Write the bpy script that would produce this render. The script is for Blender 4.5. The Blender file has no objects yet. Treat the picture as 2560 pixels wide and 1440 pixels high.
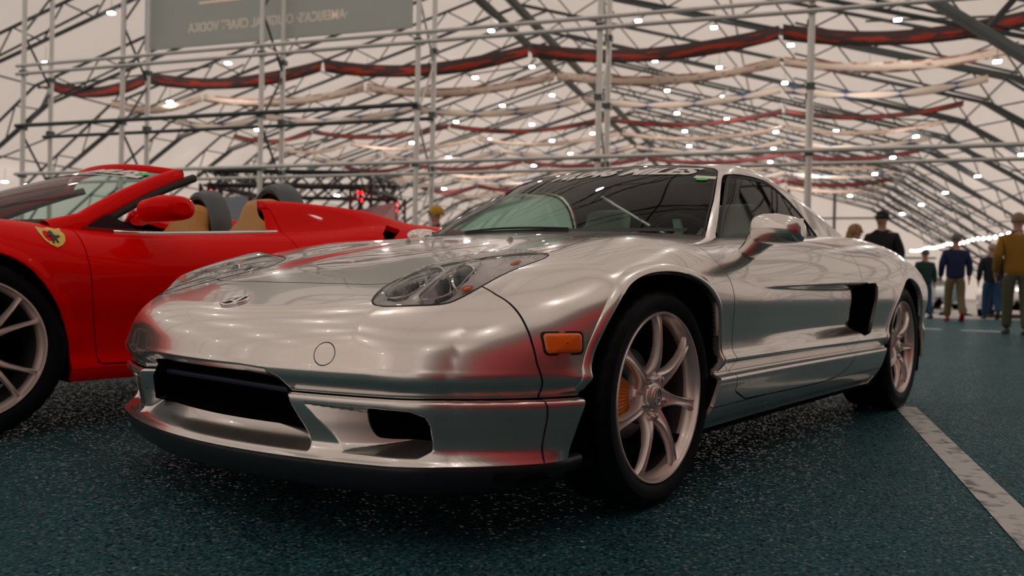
import bpy, bmesh, math, random
import numpy as np
from mathutils import Vector, Matrix, Euler
random.seed(7)
SC = bpy.context.scene
COL = SC.collection
PI = math.pi

# ------------------------------------------------------------------ camera
CAM = (2.03377, 1.95636, 0.60932)
YAW, PITCH, ROLL, FPX = 3.8171637, -0.0068850, 0.0202356, 2069.53
cd = bpy.data.cameras.new('camera'); cam = bpy.data.objects.new('camera', cd); COL.objects.link(cam)
cd.sensor_width = 36.0; cd.lens = 36.0*FPX/2560.0; cd.clip_start = .05; cd.clip_end = 400
_F = Vector((math.cos(YAW)*math.cos(PITCH), math.sin(YAW)*math.cos(PITCH), math.sin(PITCH)))
_R0 = Vector((math.sin(YAW), -math.cos(YAW), 0)); _U0 = _R0.cross(_F)
_R = _R0*math.cos(ROLL)+_U0*math.sin(ROLL); _U = -_R0*math.sin(ROLL)+_U0*math.cos(ROLL)
cam.matrix_world = Matrix(((_R[0], _U[0], -_F[0], CAM[0]), (_R[1], _U[1], -_F[1], CAM[1]), (_R[2], _U[2], -_F[2], CAM[2]), (0, 0, 0, 1)))
cd.dof.use_dof = True; cd.dof.focus_distance = 2.35; cd.dof.aperture_fstop = 3.0
SC.camera = cam
SC.view_settings.view_transform = 'Standard'; SC.view_settings.look = 'None'
SC.view_settings.gamma = 1; SC.view_settings.use_curve_mapping = False
SC.view_settings.exposure = 0.0
# ------------------------------------------------------------------ world: even warm daylight outside, shining in through the tent fabric
w = bpy.data.worlds.new('world'); SC.world = w; w.use_nodes = True
w.node_tree.nodes['Background'].inputs[0].default_value = (.83, .73, .645, 1)
w.node_tree.nodes['Background'].inputs[1].default_value = 1.12
# ------------------------------------------------------------------ helpers
def mat(name, col=(.8, .8, .8), rough=.5, metal=0, coat=0, emit=None, es=0, trans=0, ior=1.45, spec=.5, alpha=1, coatr=.03):
    m = bpy.data.materials.new(name); m.use_nodes = True; b = m.node_tree.nodes['Principled BSDF']
    I = b.inputs; I['Base Color'].default_value = (*col, 1); I['Roughness'].default_value = rough; I['Metallic'].default_value = metal
    I['Coat Weight'].default_value = coat; I['Coat Roughness'].default_value = coatr; I['IOR'].default_value = ior
    I['Transmission Weight'].default_value = trans; I['Specular IOR Level'].default_value = spec; I['Alpha'].default_value = alpha
    if emit: I['Emission Color'].default_value = (*emit, 1); I['Emission Strength'].default_value = es
    return m
def nodes(m): return m.node_tree.nodes, m.node_tree.links, m.node_tree.nodes['Principled BSDF']
def noise_bump(m, scale, strength, dist=.01, detail=4):
    n, l, b = nodes(m); tc = n.new('ShaderNodeTexCoord'); t = n.new('ShaderNodeTexNoise'); u = n.new('ShaderNodeBump')
    t.inputs['Scale'].default_value = scale; t.inputs['Detail'].default_value = detail
    u.inputs['Strength'].default_value = strength; u.inputs['Distance'].default_value = dist
    l.new(tc.outputs['Object'], t.inputs['Vector']); l.new(t.outputs['Fac'], u.inputs['Height']); l.new(u.outputs['Normal'], b.inputs['Normal'])
    return m
def link(name, me, m=None, parent=None, kind=None):
    o = bpy.data.objects.new(name, me); COL.objects.link(o)
    if m is not None: me.materials.append(m)
    if parent is not None: o.parent = parent
    if kind: o['kind'] = kind
    return o
def tag(o, label, cat=None, group=None, kind=None):
    if label: o['label'] = label
    if cat: o['category'] = cat
    if group: o['group'] = group
    if kind: o['kind'] = kind
    return o
def thing(name, label, cat, loc=(0, 0, 0), rz=0, group=None):
    o = bpy.data.objects.new(name, None); COL.objects.link(o); o.location = loc; o.rotation_euler = (0, 0, rz)
    o.empty_display_size = .1
    return tag(o, label, cat, group)
def copy_tree(o, parent=None):
    c = o.copy(); COL.objects.link(c)
    if parent is not None: c.parent = parent
    for ch in list(o.children): copy_tree(ch, c)
    return c
def mesh(name, V, F, m=None, parent=None, smooth=True, N=None, kind=None, sharp=None):
    me = bpy.data.meshes.new(name)
    me.from_pydata([tuple(map(float, v)) for v in V], [], [tuple(map(int, f)) for f in F]); 
    if smooth: me.polygons.foreach_set('use_smooth', [True]*len(me.polygons))
    me.update()
    if N is not None: me.normals_split_custom_set_from_vertices([tuple(map(float, n)) for n in N])
    elif smooth and sharp is not None:
        me.set_sharp_from_angle(angle=math.radians(sharp))
    return link(name, me, m, parent, kind)
class MB:
    """collects shapes and links them as one mesh object"""
    def __init__(s): s.V = []; s.F = []
    def add(s, V, F):
        k = len(s.V); s.V += [tuple(v) for v in V]; s.F += [tuple(i+k for i in f) for f in F]; return s
    def box(s, c, d, R=None, bevel=0):
        x, y, z = d[0]/2, d[1]/2, d[2]/2
        V = [Vector((a*x, b*y, e*z)) for a in (-1, 1) for b in (-1, 1) for e in (-1, 1)]
        if R is not None: V = [R @ v for v in V]
        return s.add([v+Vector(c) for v in V], [(0, 1, 3, 2), (4, 6, 7, 5), (0, 4, 5, 1), (2, 3, 7, 6), (0, 2, 6, 4), (1, 5, 7, 3)])
    def tube(s, pts, r, n=8, cap=True, closed=False):
        pts = [Vector(p) for p in pts]; m = len(pts); rs = r if isinstance(r, (list, tuple)) else [r]*m
        V = []; F = []; u = None
        for i, p in enumerate(pts):
            if closed: d = pts[(i+1) % m]-pts[i-1]
            else: d = pts[min(i+1, m-1)]-pts[max(i-1, 0)]
            d.normalize()
            if u is None: u = d.orthogonal().normalized()
            else:
                u = u-d*u.dot(d); u = u.normalized() if u.length > 1e-6 else d.orthogonal().normalized()
            v = d.cross(u)
            V += [p+(u*math.cos(2*PI*k/n)+v*math.sin(2*PI*k/n))*rs[i] for k in range(n)]
        for i in range(m if closed else m-1):
            for k in range(n):
                a, b = i*n, ((i+1) % m)*n; F.append((a+k, a+(k+1) % n, b+(k+1) % n, b+k))
        if cap and not closed: F += [tuple(range(n-1, -1, -1)), tuple(range((m-1)*n, m*n))]
        return s.add(V, F)
    def lathe(s, prof, n=48, axis='y', c=(0, 0, 0), a0=0, a1=2*PI):
        """profile of (radius, offset along axis)"""
        full = abs(a1-a0-2*PI) < 1e-6; cnt = n if full else n+1; V = []; F = []; m = len(prof)
        for i in range(cnt):
            a = a0+(a1-a0)*i/n; ca, sa = math.cos(a), math.sin(a)
            for r, t in prof:
                v = {'y': (r*ca, t, r*sa), 'z': (r*ca, r*sa, t), 'x': (t, r*ca, r*sa)}[axis]
                V.append((v[0]+c[0], v[1]+c[1], v[2]+c[2]))
        for i in range(n):
            j = (i+1) % cnt
            for k in range(m-1): F.append((i*m+k, i*m+k+1, j*m+k+1, j*m+k))
        return s.add(V, F)
    def grid(s, G):
        """G: rows of points"""
        r, c = len(G), len(G[0]); return s.add([p for row in G for p in row], [(i*c+j, i*c+j+1, (i+1)*c+j+1, (i+1)*c+j) for i in range(r-1) for j in range(c-1)])
    def prism(s, poly, o, u, v, h):
        """closed polygon in plane (o,u,v) extruded by vector h"""
        o, u, v, h = Vector(o), Vector(u), Vector(v), Vector(h); n = len(poly)
        P = [o+u*a+v*b for a, b in poly]
        return s.add(P+[p+h for p in P], [tuple(range(n-1, -1, -1)), tuple(range(n, 2*n))]+[(i, (i+1) % n, n+(i+1) % n, n+i) for i in range(n)])
    def mirror_y(s):
        k = len(s.V); s.V += [(x, -y, z) for x, y, z in s.V[:k]]; s.F += [tuple(i+k for i in reversed(f)) for f in s.F]; return s
    def build(s, name, m=None, parent=None, smooth=False, sharp=35, kind=None):
        me = bpy.data.meshes.new(name); me.from_pydata([tuple(map(float, v)) for v in s.V], [], s.F)
        bm = bmesh.new(); bm.from_mesh(me); bmesh.ops.recalc_face_normals(bm, faces=bm.faces); bm.to_mesh(me); bm.free()
        if smooth:
            me.polygons.foreach_set('use_smooth', [True]*len(me.polygons)); me.set_sharp_from_angle(angle=math.radians(sharp))
        return link(name, me, m, parent, kind)
def bevel(o, w, seg=2, ang=35):
    md = o.modifiers.new('bevel', 'BEVEL'); md.width = w; md.segments = seg; md.limit_method = 'ANGLE'; md.angle_limit = math.radians(ang); return o
def subsurf(o, lv=2):
    md = o.modifiers.new('subdivision', 'SUBSURF'); md.levels = lv; md.render_levels = lv; return o
def text_mesh(s, size=1.0, shear=0.0, bold=0.0):
    c = bpy.data.curves.new('text', 'FONT'); c.body = s; c.size = size; c.shear = shear; c.offset = bold; c.resolution_u = 4
    o = bpy.data.objects.new('text', c); COL.objects.link(o); dg = bpy.context.evaluated_depsgraph_get(); me = bpy.data.meshes.new_from_object(o.evaluated_get(dg))
    bpy.data.objects.remove(o); bm = bmesh.new(); bm.from_mesh(me); return bm
def decal_text(name, s, m, parent, fn, width=None, height=None, shear=0, bold=0, seg=.02):
    """letters cut into a fine mesh, every point mapped by fn(u,v)"""
    bm = text_mesh(s, 1.0, shear, bold); xs = [v.co.x for v in bm.verts]; ysv = [v.co.y for v in bm.verts]
    x0, x1, y0, y1 = min(xs), max(xs), min(ysv), max(ysv)
    sx = width/(x1-x0); sy = height/(y1-y0) if height else sx
    for v in bm.verts: v.co = Vector(((v.co.x-x0)*sx, (v.co.y-y0)*sy, 0))
    L = seg
    for ax, n in ((0, int(width/L)+1), (1, int((height or (y1-y0)*sx)/L)+1)):
        for k in range(1, n):
            no = Vector((1, 0, 0)) if ax == 0 else Vector((0, 1, 0))
            bmesh.ops.bisect_plane(bm, geom=bm.verts[:]+bm.edges[:]+bm.faces[:], plane_co=no*(L*k), plane_no=no)
    for v in bm.verts: v.co = fn(v.co.x, v.co.y)
    me = bpy.data.meshes.new(name); bm.to_mesh(me); bm.free(); return link(name, me, m, parent)
#BEGIN_IMPL
def spl(pts, kind='c', lo=-4.2, hi=2.0, n=2400):
    """smooth 1-D curve through pts -> fast table lookup"""
    pts = sorted(pts); X = np.array([q[0] for q in pts], float); Y = np.array([q[1] for q in pts], float)
    m = len(X); h = np.diff(X); d = np.diff(Y)/h
    if kind == 'l':
        t = np.linspace(lo, hi, n); v = np.interp(t, X, Y)
        return lambda x: np.interp(x, t, v)
    if kind == 'c':
        A = np.zeros((m, m)); b = np.zeros(m); A[0, 0] = A[-1, -1] = 1
        for i in range(1, m-1):
            A[i, i-1], A[i, i], A[i, i+1] = h[i-1], 2*(h[i-1]+h[i]), h[i]; b[i] = 3*(d[i]-d[i-1])
        c = np.linalg.solve(A, b); s = np.zeros(m)
        s[:-1] = d-h*(2*c[:-1]+c[1:])/3; s[-1] = d[-1]+h[-1]*(c[-2]+2*c[-1])/3
    else:                                                   # 'p' monotone
        s = np.zeros(m); s[0] = d[0]; s[-1] = d[-1]
        for i in range(1, m-1):
            s[i] = 0 if d[i-1]*d[i] <= 0 else 2*d[i-1]*d[i]/(d[i-1]+d[i])
    t = np.linspace(lo, hi, n); k = np.clip(np.searchsorted(X, t)-1, 0, m-2)
    u = np.clip((t-X[k])/h[k], 0, 1); hh = h[k]
    v = (1+2*u)*(1-u)**2*Y[k]+u*(1-u)**2*hh*s[k]+u*u*(3-2*u)*Y[k+1]+u*u*(u-1)*hh*s[k+1]
    v = v+np.where(t < X[0], (t-X[0])*s[0], 0)+np.where(t > X[-1], (t-X[-1])*s[-1], 0)
    return lambda x: np.interp(x, t, v)
def smax(a, b, k): return np.maximum(a, b)+np.maximum(k-np.abs(a-b), 0)**2/(4*k)
def sstep(a, b, x):
    t = np.clip((x-a)/(b-a), 0, 1); return t*t*(3-2*t)
def sdpoly(P, x, y):
    """signed distance to closed polygon (negative inside)"""
    P = np.asarray(P, float); d = np.full(np.shape(x), 1e9); w = np.zeros(np.shape(x), int)
    for i in range(len(P)):
        ax, ay = P[i]; bx, by = P[(i+1) % len(P)]; ex, ey = bx-ax, by-ay
        t = np.clip(((x-ax)*ex+(y-ay)*ey)/(ex*ex+ey*ey+1e-12), 0, 1)
        d = np.minimum(d, np.hypot(x-ax-t*ex, y-ay-t*ey))
        c = ex*(y-ay)-ey*(x-ax)
        w = w+np.where((ay <= y) & (by > y) & (c > 0), 1, 0)-np.where((ay > y) & (by <= y) & (c < 0), 1, 0)
    return np.where(w != 0, -d, d)
def smooth_poly(P, n=2, closed=True):
    P = np.asarray(P, float)
    for _ in range(n):
        Q = np.roll(P, -1, 0); P = np.stack([.75*P+.25*Q, .25*P+.75*Q], 1).reshape(-1, 2)
    return P

# ---------------- silver coupe body, x forward from front axle, y left, z up ---------------
S_zc = spl([(.97,.40),(.87,.497),(.766,.545),(.62,.598),(.4,.658),(.2,.700),(0,.735),(-.2,.768),(-.43,.800),(-.9,.83),(-1.5,.85),(-2.2,.875),(-2.7,.872),(-3.1,.84),(-3.4,.78)])
S_zs = spl([(1.0,.40),(.8,.505),(.62,.578),(.4,.650),(.2,.697),(.05,.729),(-.1,.755),(-.25,.770),(-.43,.782),(-.9,.805),(-1.5,.838),(-1.9,.856),(-2.3,.872),(-2.6,.868),(-3.0,.83),(-3.4,.76)])
S_W = spl([(1.1,.60),(.9,.69),(.75,.772),(.6,.832),(.42,.882),(.2,.903),(0,.907),(-.3,.903),(-.8,.897),(-1.4,.900),(-2.0,.908),(-2.53,.910),(-2.9,.895),(-3.2,.86),(-3.5,.80)])
S_F = spl([(.10,-.10),(.165,-.01),(.19,.004),(.205,-.012),(.23,-.030),(.29,-.012),(.325,-.004),(.337,-.005),(.343,-.018),(.348,-.0185),(.358,-.012),(.372,-.002),(.385,.005),(.398,.0065),(.412,.002),(.432,-.003),(.46,-.008),(.50,-.019),(.56,-.05),(.62,-.11)], 'p')
S_R = spl([(.1,.25),(.25,.12),(.45,.03),(.6,0),(.75,.04),(.85,.10)], 'p')
S_prof = spl([(.10,-.10),(.18,-.060),(.21,-.038),(.25,-.016),(.30,-.004),(.328,.001),(.3365,-.003),(.3425,-.026),(.347,-.0275),(.360,-.018),(.372,-.0085),(.381,-.002),(.389,.001),(.400,-.006),(.415,-.013),(.44,-.0145),(.50,-.009),(.57,-.001),(.62,-.003),(.68,-.018),(.74,-.040),(.80,-.072),(.9,-.15)], 'p')
S_profb = spl([(.10,-.08),(.165,-.022),(.18,-.006),(.195,-.012),(.23,-.010),(.29,-.003),(.325,.002),(.337,-.002),(.343,-.020),(.348,-.020),(.360,-.013),(.378,-.003),(.392,.000),(.45,.0),(.55,-.002),(.62,-.008),(.68,-.020),(.74,-.042),(.80,-.072),(.9,-.15)], 'p')
S_scoop = [(-.50,.6085),(-.97,.621),(-1.43,.634),(-1.80,.643),(-1.82,.55),(-1.81,.405),(-1.78,.398),(-.5,.388)]
A_FRONT = [(.43,.0),(.428,.232),(.404,.345),(.390,.392),(.366,.456),(.334,.511),(.291,.560),(.228,.606),(.143,.635),(.051,.647),(-.048,.645),(-.145,.622),(-.214,.588),(-.262,.546),(-.290,.484),(-.300,.431),(-.301,.364),(-.283,.31),(-.262,.213),(-.262,.0)]
A_REAR = [(-2.0,.0),(-2.02,.21),(-2.085,.316),(-2.125,.40),(-2.18,.48),(-2.26,.566),(-2.36,.632),(-2.46,.665),(-2.56,.668),(-2.66,.640),(-2.75,.575),(-2.82,.48),(-2.86,.36),(-2.88,.2),(-2.88,.0)]
DUCT = [(.385,.322),(.52,.322),(.635,.318),(.662,.305),(.668,.285),(.664,.226),(.645,.212),(.475,.214),(.425,.268)]   # (y,z) outline of the recess round the brake duct
GRILLE = [(-.2,.402),(.20,.400),(.28,.394),(.318,.380),(.340,.340),(.372,.272),(.392,.208),(-.2,.206)]
def f_lower(x, y, z):
    zc, zs, W = S_zc(x), S_zs(x), S_W(x)
    t = y/.62; u = np.maximum(y-.62, 0)
    T = zs+(zc-zs)*(1-t*t)-(.75+.45*sstep(.25, .42, x))*u*u-.008*np.exp(-((y-.36)/.13)**2)*sstep(.7, .4, x)*sstep(-.4, 0, x)
    slope = (S_zc(x+.01)-S_zc(x-.01))/.02
    ft = (z-T)/np.sqrt(1+slope**2)
    nose = sstep(.36, .50, x)
    pr = S_prof(z)*(1-nose)+S_profb(z)*nose
    tail = sstep(-2.0, -2.2, x); pr = pr*(1-tail)+tail*np.minimum(0, S_prof(np.maximum(z, .40)))
    # side scoop: door skin sinks towards the rear below the crease line
    ds = sdpoly(S_scoop, x, z)
    depth = .052*sstep(-.45, -1.7, x)*np.clip((-.50-x)/.25, 0, 1)
    up = sstep(.38, .42, z)
    sc = depth*sstep(0.0, 1.0, np.clip(-ds/(.008+.55*depth), 0, 1))*sstep(.396, .455, z)
    fs = (y-(W+pr-sc))/np.sqrt(1+((S_W(x+.01)-S_W(x-.01))/.02)**2)
    Fx = .895-.35*y**2-.3*np.maximum(y-.55, 0)**2+S_F(z)
    dd = sdpoly(DUCT, y, z); dg = sdpoly(GRILLE, y, z)
    dl = (y-.385)*.768+(z-.322)*.640
    Fx = Fx-np.minimum(np.clip(dl*.80, 0, .078), np.maximum(-dd, 0)*3.2)-np.clip(-dg*1.1, 0, .055)
    ff = (x-Fx)/np.sqrt(1+(.56*y)**2)
    fr = (-3.36+.22*y**2+S_R(z))-x
    k1 = .10+.07*sstep(.1, -.4, x)*0
    body = smax(ft, fs, .15-.05*sstep(-.6, -.1, x))
    body = smax(body, ff, np.where(y > .5, .07+.15*np.clip((y-.5)/.2, 0, 1), .07))
    return smax(body, fr, .22)
# greenhouse
S_roof = spl([(-.30,.715),(-.43,.800),(-.55,.872),(-.7,.952),(-.85,1.028),(-.97,1.082),(-1.08,1.118),(-1.25,1.141),(-1.45,1.139),(-1.75,1.092),(-2.05,1.020),(-2.35,.945),(-2.65,.885),(-3.0,.83),(-3.2,.79)])
S_GW = spl([(-.2,.75),(-.6,.727),(-1.0,.722),(-1.5,.722),(-2.0,.70),(-2.4,.665),(-2.8,.60),(-3.1,.53)])
def f_green(x, y, z):
    xs = x+.44*y*y*sstep(-1.6, -.9, x)
    ft = (z-S_roof(xs)+.06*y*y*sstep(-.7, -1.1, x))/np.sqrt(1+((S_roof(xs+.01)-S_roof(xs-.01))/.02)**2)
    fs = (y-(S_GW(x)-.44*(z-.75)-.25*np.maximum(z-.75, 0)**2))*.9
    return smax(ft, fs, .055)
def solve_rays(f, O, D, tmax, n=70, it=26):
    """outermost zero of f along O + t D"""
    N = len(O); hi = np.full(N, tmax); found = np.zeros(N, bool); lo = np.zeros(N)
    ts = np.linspace(tmax, .02, n)
    prev = np.full(N, tmax); 
    for t in ts:
        P = O+D*t; v = f(P[:, 0], P[:, 1], P[:, 2])
        new = (v < 0) & ~found
        lo[new] = t; hi[new] = prev[new]; found |= new
        prev[:] = t
        if found.all(): break
    for _ in range(it):
        m = (lo+hi)/2; P = O+D*m[:, None]; v = f(P[:, 0], P[:, 1], P[:, 2])
        ins = v < 0; lo = np.where(ins, m, lo); hi = np.where(ins, hi, m)
    return O+D*((lo+hi)/2)[:, None]
def grad(f, P, e=.003):
    g = np.stack([f(P[:, 0]+e, P[:, 1], P[:, 2])-f(P[:, 0]-e, P[:, 1], P[:, 2]),
                  f(P[:, 0], P[:, 1]+e, P[:, 2])-f(P[:, 0], P[:, 1]-e, P[:, 2]),
                  f(P[:, 0], P[:, 1], P[:, 2]+e)-f(P[:, 0], P[:, 1], P[:, 2]-e)], 1)
    return g/np.maximum(np.linalg.norm(g, axis=1), 1e-9)[:, None]
def shell(f, xa, xf, zo, th0, th1, nth, dx, nfan, tmax=1.3, thpow=1.0):
    """half shell (y>=0): rings of rays from the axis (x, 0, zo); beyond xf a fan of rays to the nose. Returns V, N, quads"""
    th = th0+(th1-th0)*np.linspace(0, 1, nth)**thpow if np.isscalar(nth) else np.asarray(nth)
    nth = len(th)
    xs = np.arange(xa, xf+1e-6, (xf-xa)/max(1, round((xf-xa)/dx)))
    O, D = [], []
    for x in xs:
        O.append(np.tile([x, 0, zo], (nth, 1))); D.append(np.stack([0*th, np.cos(th), np.sin(th)], 1))
    for i in range(1, nfan+1):
        ph = np.pi/2*(1-i/(nfan+.5)); O.append(np.tile([xs[-1], 0, zo], (nth, 1)))
        D.append(np.stack([np.full(nth, np.cos(ph)), np.sin(ph)*np.cos(th), np.sin(ph)*np.sin(th)], 1))
    nu = len(O); O = np.concatenate(O); D = np.concatenate(D)
    V = solve_rays(f, O, D, tmax); N = grad(f, V)
    i, j = np.meshgrid(np.arange(nu-1), np.arange(nth-1), indexing='ij'); a = (i*nth+j).ravel()
    Q = np.stack([a, a+1, a+nth+1, a+nth], 1)
    return V, N, Q
class Skin:
    """cut-able surface: vertices, normals and polygons"""
    def __init__(s, V, N, F): s.V, s.N, s.F = V, N, F
    def split(s, val):
        """-> (part where val<0, part where val>0), cut exactly along val=0"""
        val = np.where(np.abs(val) < 1e-7, 1e-7, val); sg = val < 0
        neg, pos, cross = [], [], []
        for f in s.F:
            c = 0
            for i in f: c += sg[i]
            (neg if c == len(f) else pos if c == 0 else cross).append(f)
        V = [s.V]; N = [s.N]; nv = len(s.V); cache = {}; nV = []; nN = []
        for f in cross:
            a, b = [], []; m = len(f)
            for k in range(m):
                i, j = f[k], f[(k+1) % m]
                (a if sg[i] else b).append(i)
                if sg[i] != sg[j]:
                    e = (i, j) if i < j else (j, i)
                    q = cache.get(e)
                    if q is None:
                        t = val[e[0]]/(val[e[0]]-val[e[1]]); q = nv+len(nV); cache[e] = q
                        nV.append(s.V[e[0]]*(1-t)+s.V[e[1]]*t); n = s.N[e[0]]*(1-t)+s.N[e[1]]*t; nN.append(n/max(1e-9, np.linalg.norm(n)))
                    a.append(q); b.append(q)
            if len(a) > 2: neg.append(tuple(a))
            if len(b) > 2: pos.append(tuple(b))
        VV = np.concatenate([s.V, np.array(nV).reshape(-1, 3)]); NN = np.concatenate([s.N, np.array(nN).reshape(-1, 3)])
        return Skin(VV, NN, neg).compact(), Skin(VV, NN, pos).compact()
    def compact(s):
        if not s.F: return Skin(np.zeros((0, 3)), np.zeros((0, 3)), [])
        used = np.unique(np.concatenate([np.asarray(f) for f in s.F])); mp = np.full(len(s.V), -1); mp[used] = np.arange(len(used))
        return Skin(s.V[used], s.N[used], [tuple(mp[i] for i in f) for f in s.F])
    def cut(s, fn, gap=0.0):
        """fn(x,y,z) signed field; a gap of the given half width is removed"""
        P = s.V; v = fn(P[:, 0], P[:, 1], P[:, 2])
        if gap <= 0: return s.split(v)
        a, rest = s.split(v+gap); P = rest.V
        if not rest.F: return a, rest
        return a, rest.split(fn(P[:, 0], P[:, 1], P[:, 2])-gap)[1]
    def border(s):
        e = {}
        for f in s.F:
            for k in range(len(f)):
                i, j = f[k], f[(k+1) % len(f)]
                if (j, i) in e: del e[(j, i)]
                else: e[(i, j)] = 1
        return list(e)
    def mirrored(s): return Skin(s.V*[1, -1, 1], s.N*[1, -1, 1], [tuple(reversed(f)) for f in s.F])
    def flanged(s, depth=.012, skip=None, vec=None):
        """adds a returned edge along every border; vec: fixed direction instead of the inward normal"""
        E = s.border(); V = list(s.V); N = list(s.N); F = list(s.F)
        for i, j in E:
            a, b = s.V[i], s.V[j]
            if abs(a[1]) < 1e-4 and abs(b[1]) < 1e-4: continue
            if skip is not None and skip(a, b): continue
            da = -s.N[i]*depth if vec is None else np.asarray(vec)*depth; db = -s.N[j]*depth if vec is None else np.asarray(vec)*depth
            k = len(V); n = np.cross(b-a, da); n = -n/max(1e-12, np.linalg.norm(n))
            V += [a, b, b+db, a+da]; N += [n]*4; F.append((k+1, k, k+3, k+2))
        return Skin(np.array(V), np.array(N), F)
    def join(s, o): 
        k = len(s.V); return Skin(np.concatenate([s.V, o.V]), np.concatenate([s.N, o.N]), list(s.F)+[tuple(i+k for i in f) for f in o.F])
#END_IMPL
# ------------------------------------------------------------------ THE TENT.  tent frame: r to the right, d along the hall, z up, from below the camera
TA = YAW-math.radians(18.5); AD = Vector((math.cos(TA), math.sin(TA), 0)); RD = Vector((math.sin(TA), -math.cos(TA), 0))
def T(r, d, z=0.0): return Vector((CAM[0], CAM[1], 0))+RD*r+AD*d+Vector((0, 0, z))
TROT = math.atan2(RD.y, RD.x)                                  # object x axis = r, y axis = d
TM = Matrix.Translation(T(0, 0, 0)) @ Matrix(((RD.x, AD.x, 0, 0), (RD.y, AD.y, 0, 0), (0, 0, 1, 0), (0, 0, 0, 1)))
RK, LK, RG, ZK, ZR, RE, LE = 6.5, -26.4, -9.95, 7.6, 12.3, 17.0, -36.9
PROFILE = [(LE, 0), (LK, ZK), (RG, ZR), (RK, ZK), (RE, 0)]
D0, D1 = -16.0, 73.0
def roofz(r): return float(np.interp(r, [p[0] for p in PROFILE], [p[1] for p in PROFILE]))
# materials
M_FLOOR = bpy.data.materials.new('asphalt'); M_FLOOR.use_nodes = True
n, l, b = nodes(M_FLOOR); tc = n.new('ShaderNodeTexCoord')
def nz(scale, detail=5, rough=.6):
    t = n.new('ShaderNodeTexNoise'); t.inputs['Scale'].default_value = scale; t.inputs['Detail'].default_value = detail; t.inputs['Roughness'].default_value = rough
    l.new(tc.outputs['Object'], t.inputs['Vector']); return t
def ramp(src, stops):
    r = n.new('ShaderNodeValToRGB'); e = r.color_ramp.elements
    while len(e) < len(stops): e.new(.5)
    for k, (p, c) in enumerate(stops): e[k].position = p; e[k].color = (*c, 1)
    l.new(src, r.inputs[0]); return r
big = nz(1.3, 6); fine = nz(95, 3, .75); mid = nz(14, 5)
base = ramp(big.outputs['Fac'], [(.32, (.0004, .010, .017)), (.68, (.0012, .032, .044))])
dk = ramp(mid.outputs['Fac'], [(.36, (.45, .45, .45)), (.62, (1.15, 1.15, 1.15))])
m0 = n.new('ShaderNodeMix'); m0.data_type = 'RGBA'; m0.blend_type = 'MULTIPLY'; m0.inputs[0].default_value = 1; l.new(base.outputs[0], m0.inputs[6]); l.new(dk.outputs[0], m0.inputs[7])
speck = ramp(fine.outputs['Fac'], [(.52, (0, 0, 0)), (.70, (1, 1, 1))])
mx = n.new('ShaderNodeMix'); mx.data_type = 'RGBA'; mx.inputs[7].default_value = (.04, .10, .11, 1)
l.new(speck.outputs[0], mx.inputs[0]); l.new(m0.outputs[2], mx.inputs[6]); l.new(mx.outputs[2], b.inputs['Base Color'])
vo = n.new('ShaderNodeTexVoronoi'); vo.inputs['Scale'].default_value = 150; l.new(tc.outputs['Object'], vo.inputs['Vector'])
def vm(op, a_, c_=None):
    x = n.new('ShaderNodeVectorMath'); x.operation = op
    for i, v in enumerate((a_, c_)):
        if v is None: continue
        if isinstance(v, tuple): x.inputs[i].default_value = v
        else: l.new(v, x.inputs[i])
    return x.outputs[0]
ge = n.new('ShaderNodeNewGeometry')
l.new(vm('NORMALIZE', vm('ADD', ge.outputs['Normal'], vm('MULTIPLY', vm('SUBTRACT', vo.outputs['Color'], (.5, .5, .5)), (1.5, 1.5, .2)))), b.inputs['Normal'])
sx = n.new('ShaderNodeSeparateColor'); l.new(vo.outputs['Color'], sx.inputs[0]); rr0 = ramp(sx.outputs[2], [(.80, (.6, .6, .6)), (.88, (.18, .18, .18))]); l.new(rr0.outputs[0], b.inputs['Roughness'])
b.inputs['Specular IOR Level'].default_value = .05
# coarse grains glint: tinted glossy lobe over the dark stone
gl_ = n.new('ShaderNodeBsdfGlossy'); gl_.inputs['Roughness'].default_value = .42; l.new(rr0.outputs[0], gl_.inputs['Roughness'])
gc = ramp(fine.outputs['Fac'], [(.36, (.007, .034, .042)), (.70, (.062, .135, .148))]); l.new(gc.outputs[0], gl_.inputs['Color'])
l.new(b.inputs['Normal'].links[0].from_socket, gl_.inputs['Normal'])
as_ = n.new('ShaderNodeAddShader'); l.new(b.outputs[0], as_.inputs[0]); l.new(gl_.outputs[0], as_.inputs[1]); l.new(as_.outputs[0], n['Material Output'].inputs['Surface'])
M_PALEFLOOR = noise_bump(mat('pale_far_floor', (.36, .32, .30), .55), 9, .2)
M_PAINT = mat('road_paint', (.42, .43, .42), .6)
nn, ll, bb = nodes(M_PAINT); t_ = nn.new('ShaderNodeTexCoord'); q_ = nn.new('ShaderNodeTexNoise'); q_.inputs['Scale'].default_value = 14; q_.inputs['Detail'].default_value = 8; c_ = nn.new('ShaderNodeValToRGB')
c_.color_ramp.elements[0].position = .34; c_.color_ramp.elements[0].color = (.08, .10, .11, 1); c_.color_ramp.elements[1].position = .50; c_.color_ramp.elements[1].color = (.54, .55, .54, 1)
ll.new(t_.outputs['Object'], q_.inputs['Vector']); ll.new(q_.outputs['Fac'], c_.inputs[0]); ll.new(c_.outputs[0], bb.inputs['Base Color'])
def fabric(name, tr, df):
    m = bpy.data.materials.new(name); m.use_nodes = True; n = m.node_tree.nodes; l = m.node_tree.links; n.clear()
    o = n.new('ShaderNodeOutputMaterial'); t = n.new('ShaderNodeBsdfTranslucent'); d = n.new('ShaderNodeBsdfDiffuse'); a = n.new('ShaderNodeAddShader')
    t.inputs[0].default_value = (*tr, 1); d.inputs[0].default_value = (*df, 1); l.new(t.outputs[0], a.inputs[0]); l.new(d.outputs[0], a.inputs[1]); l.new(a.outputs[0], o.inputs[0]); return m
M_SKIN = fabric('tent_fabric', (.50, .47, .46), (.34, .32, .31))
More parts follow.
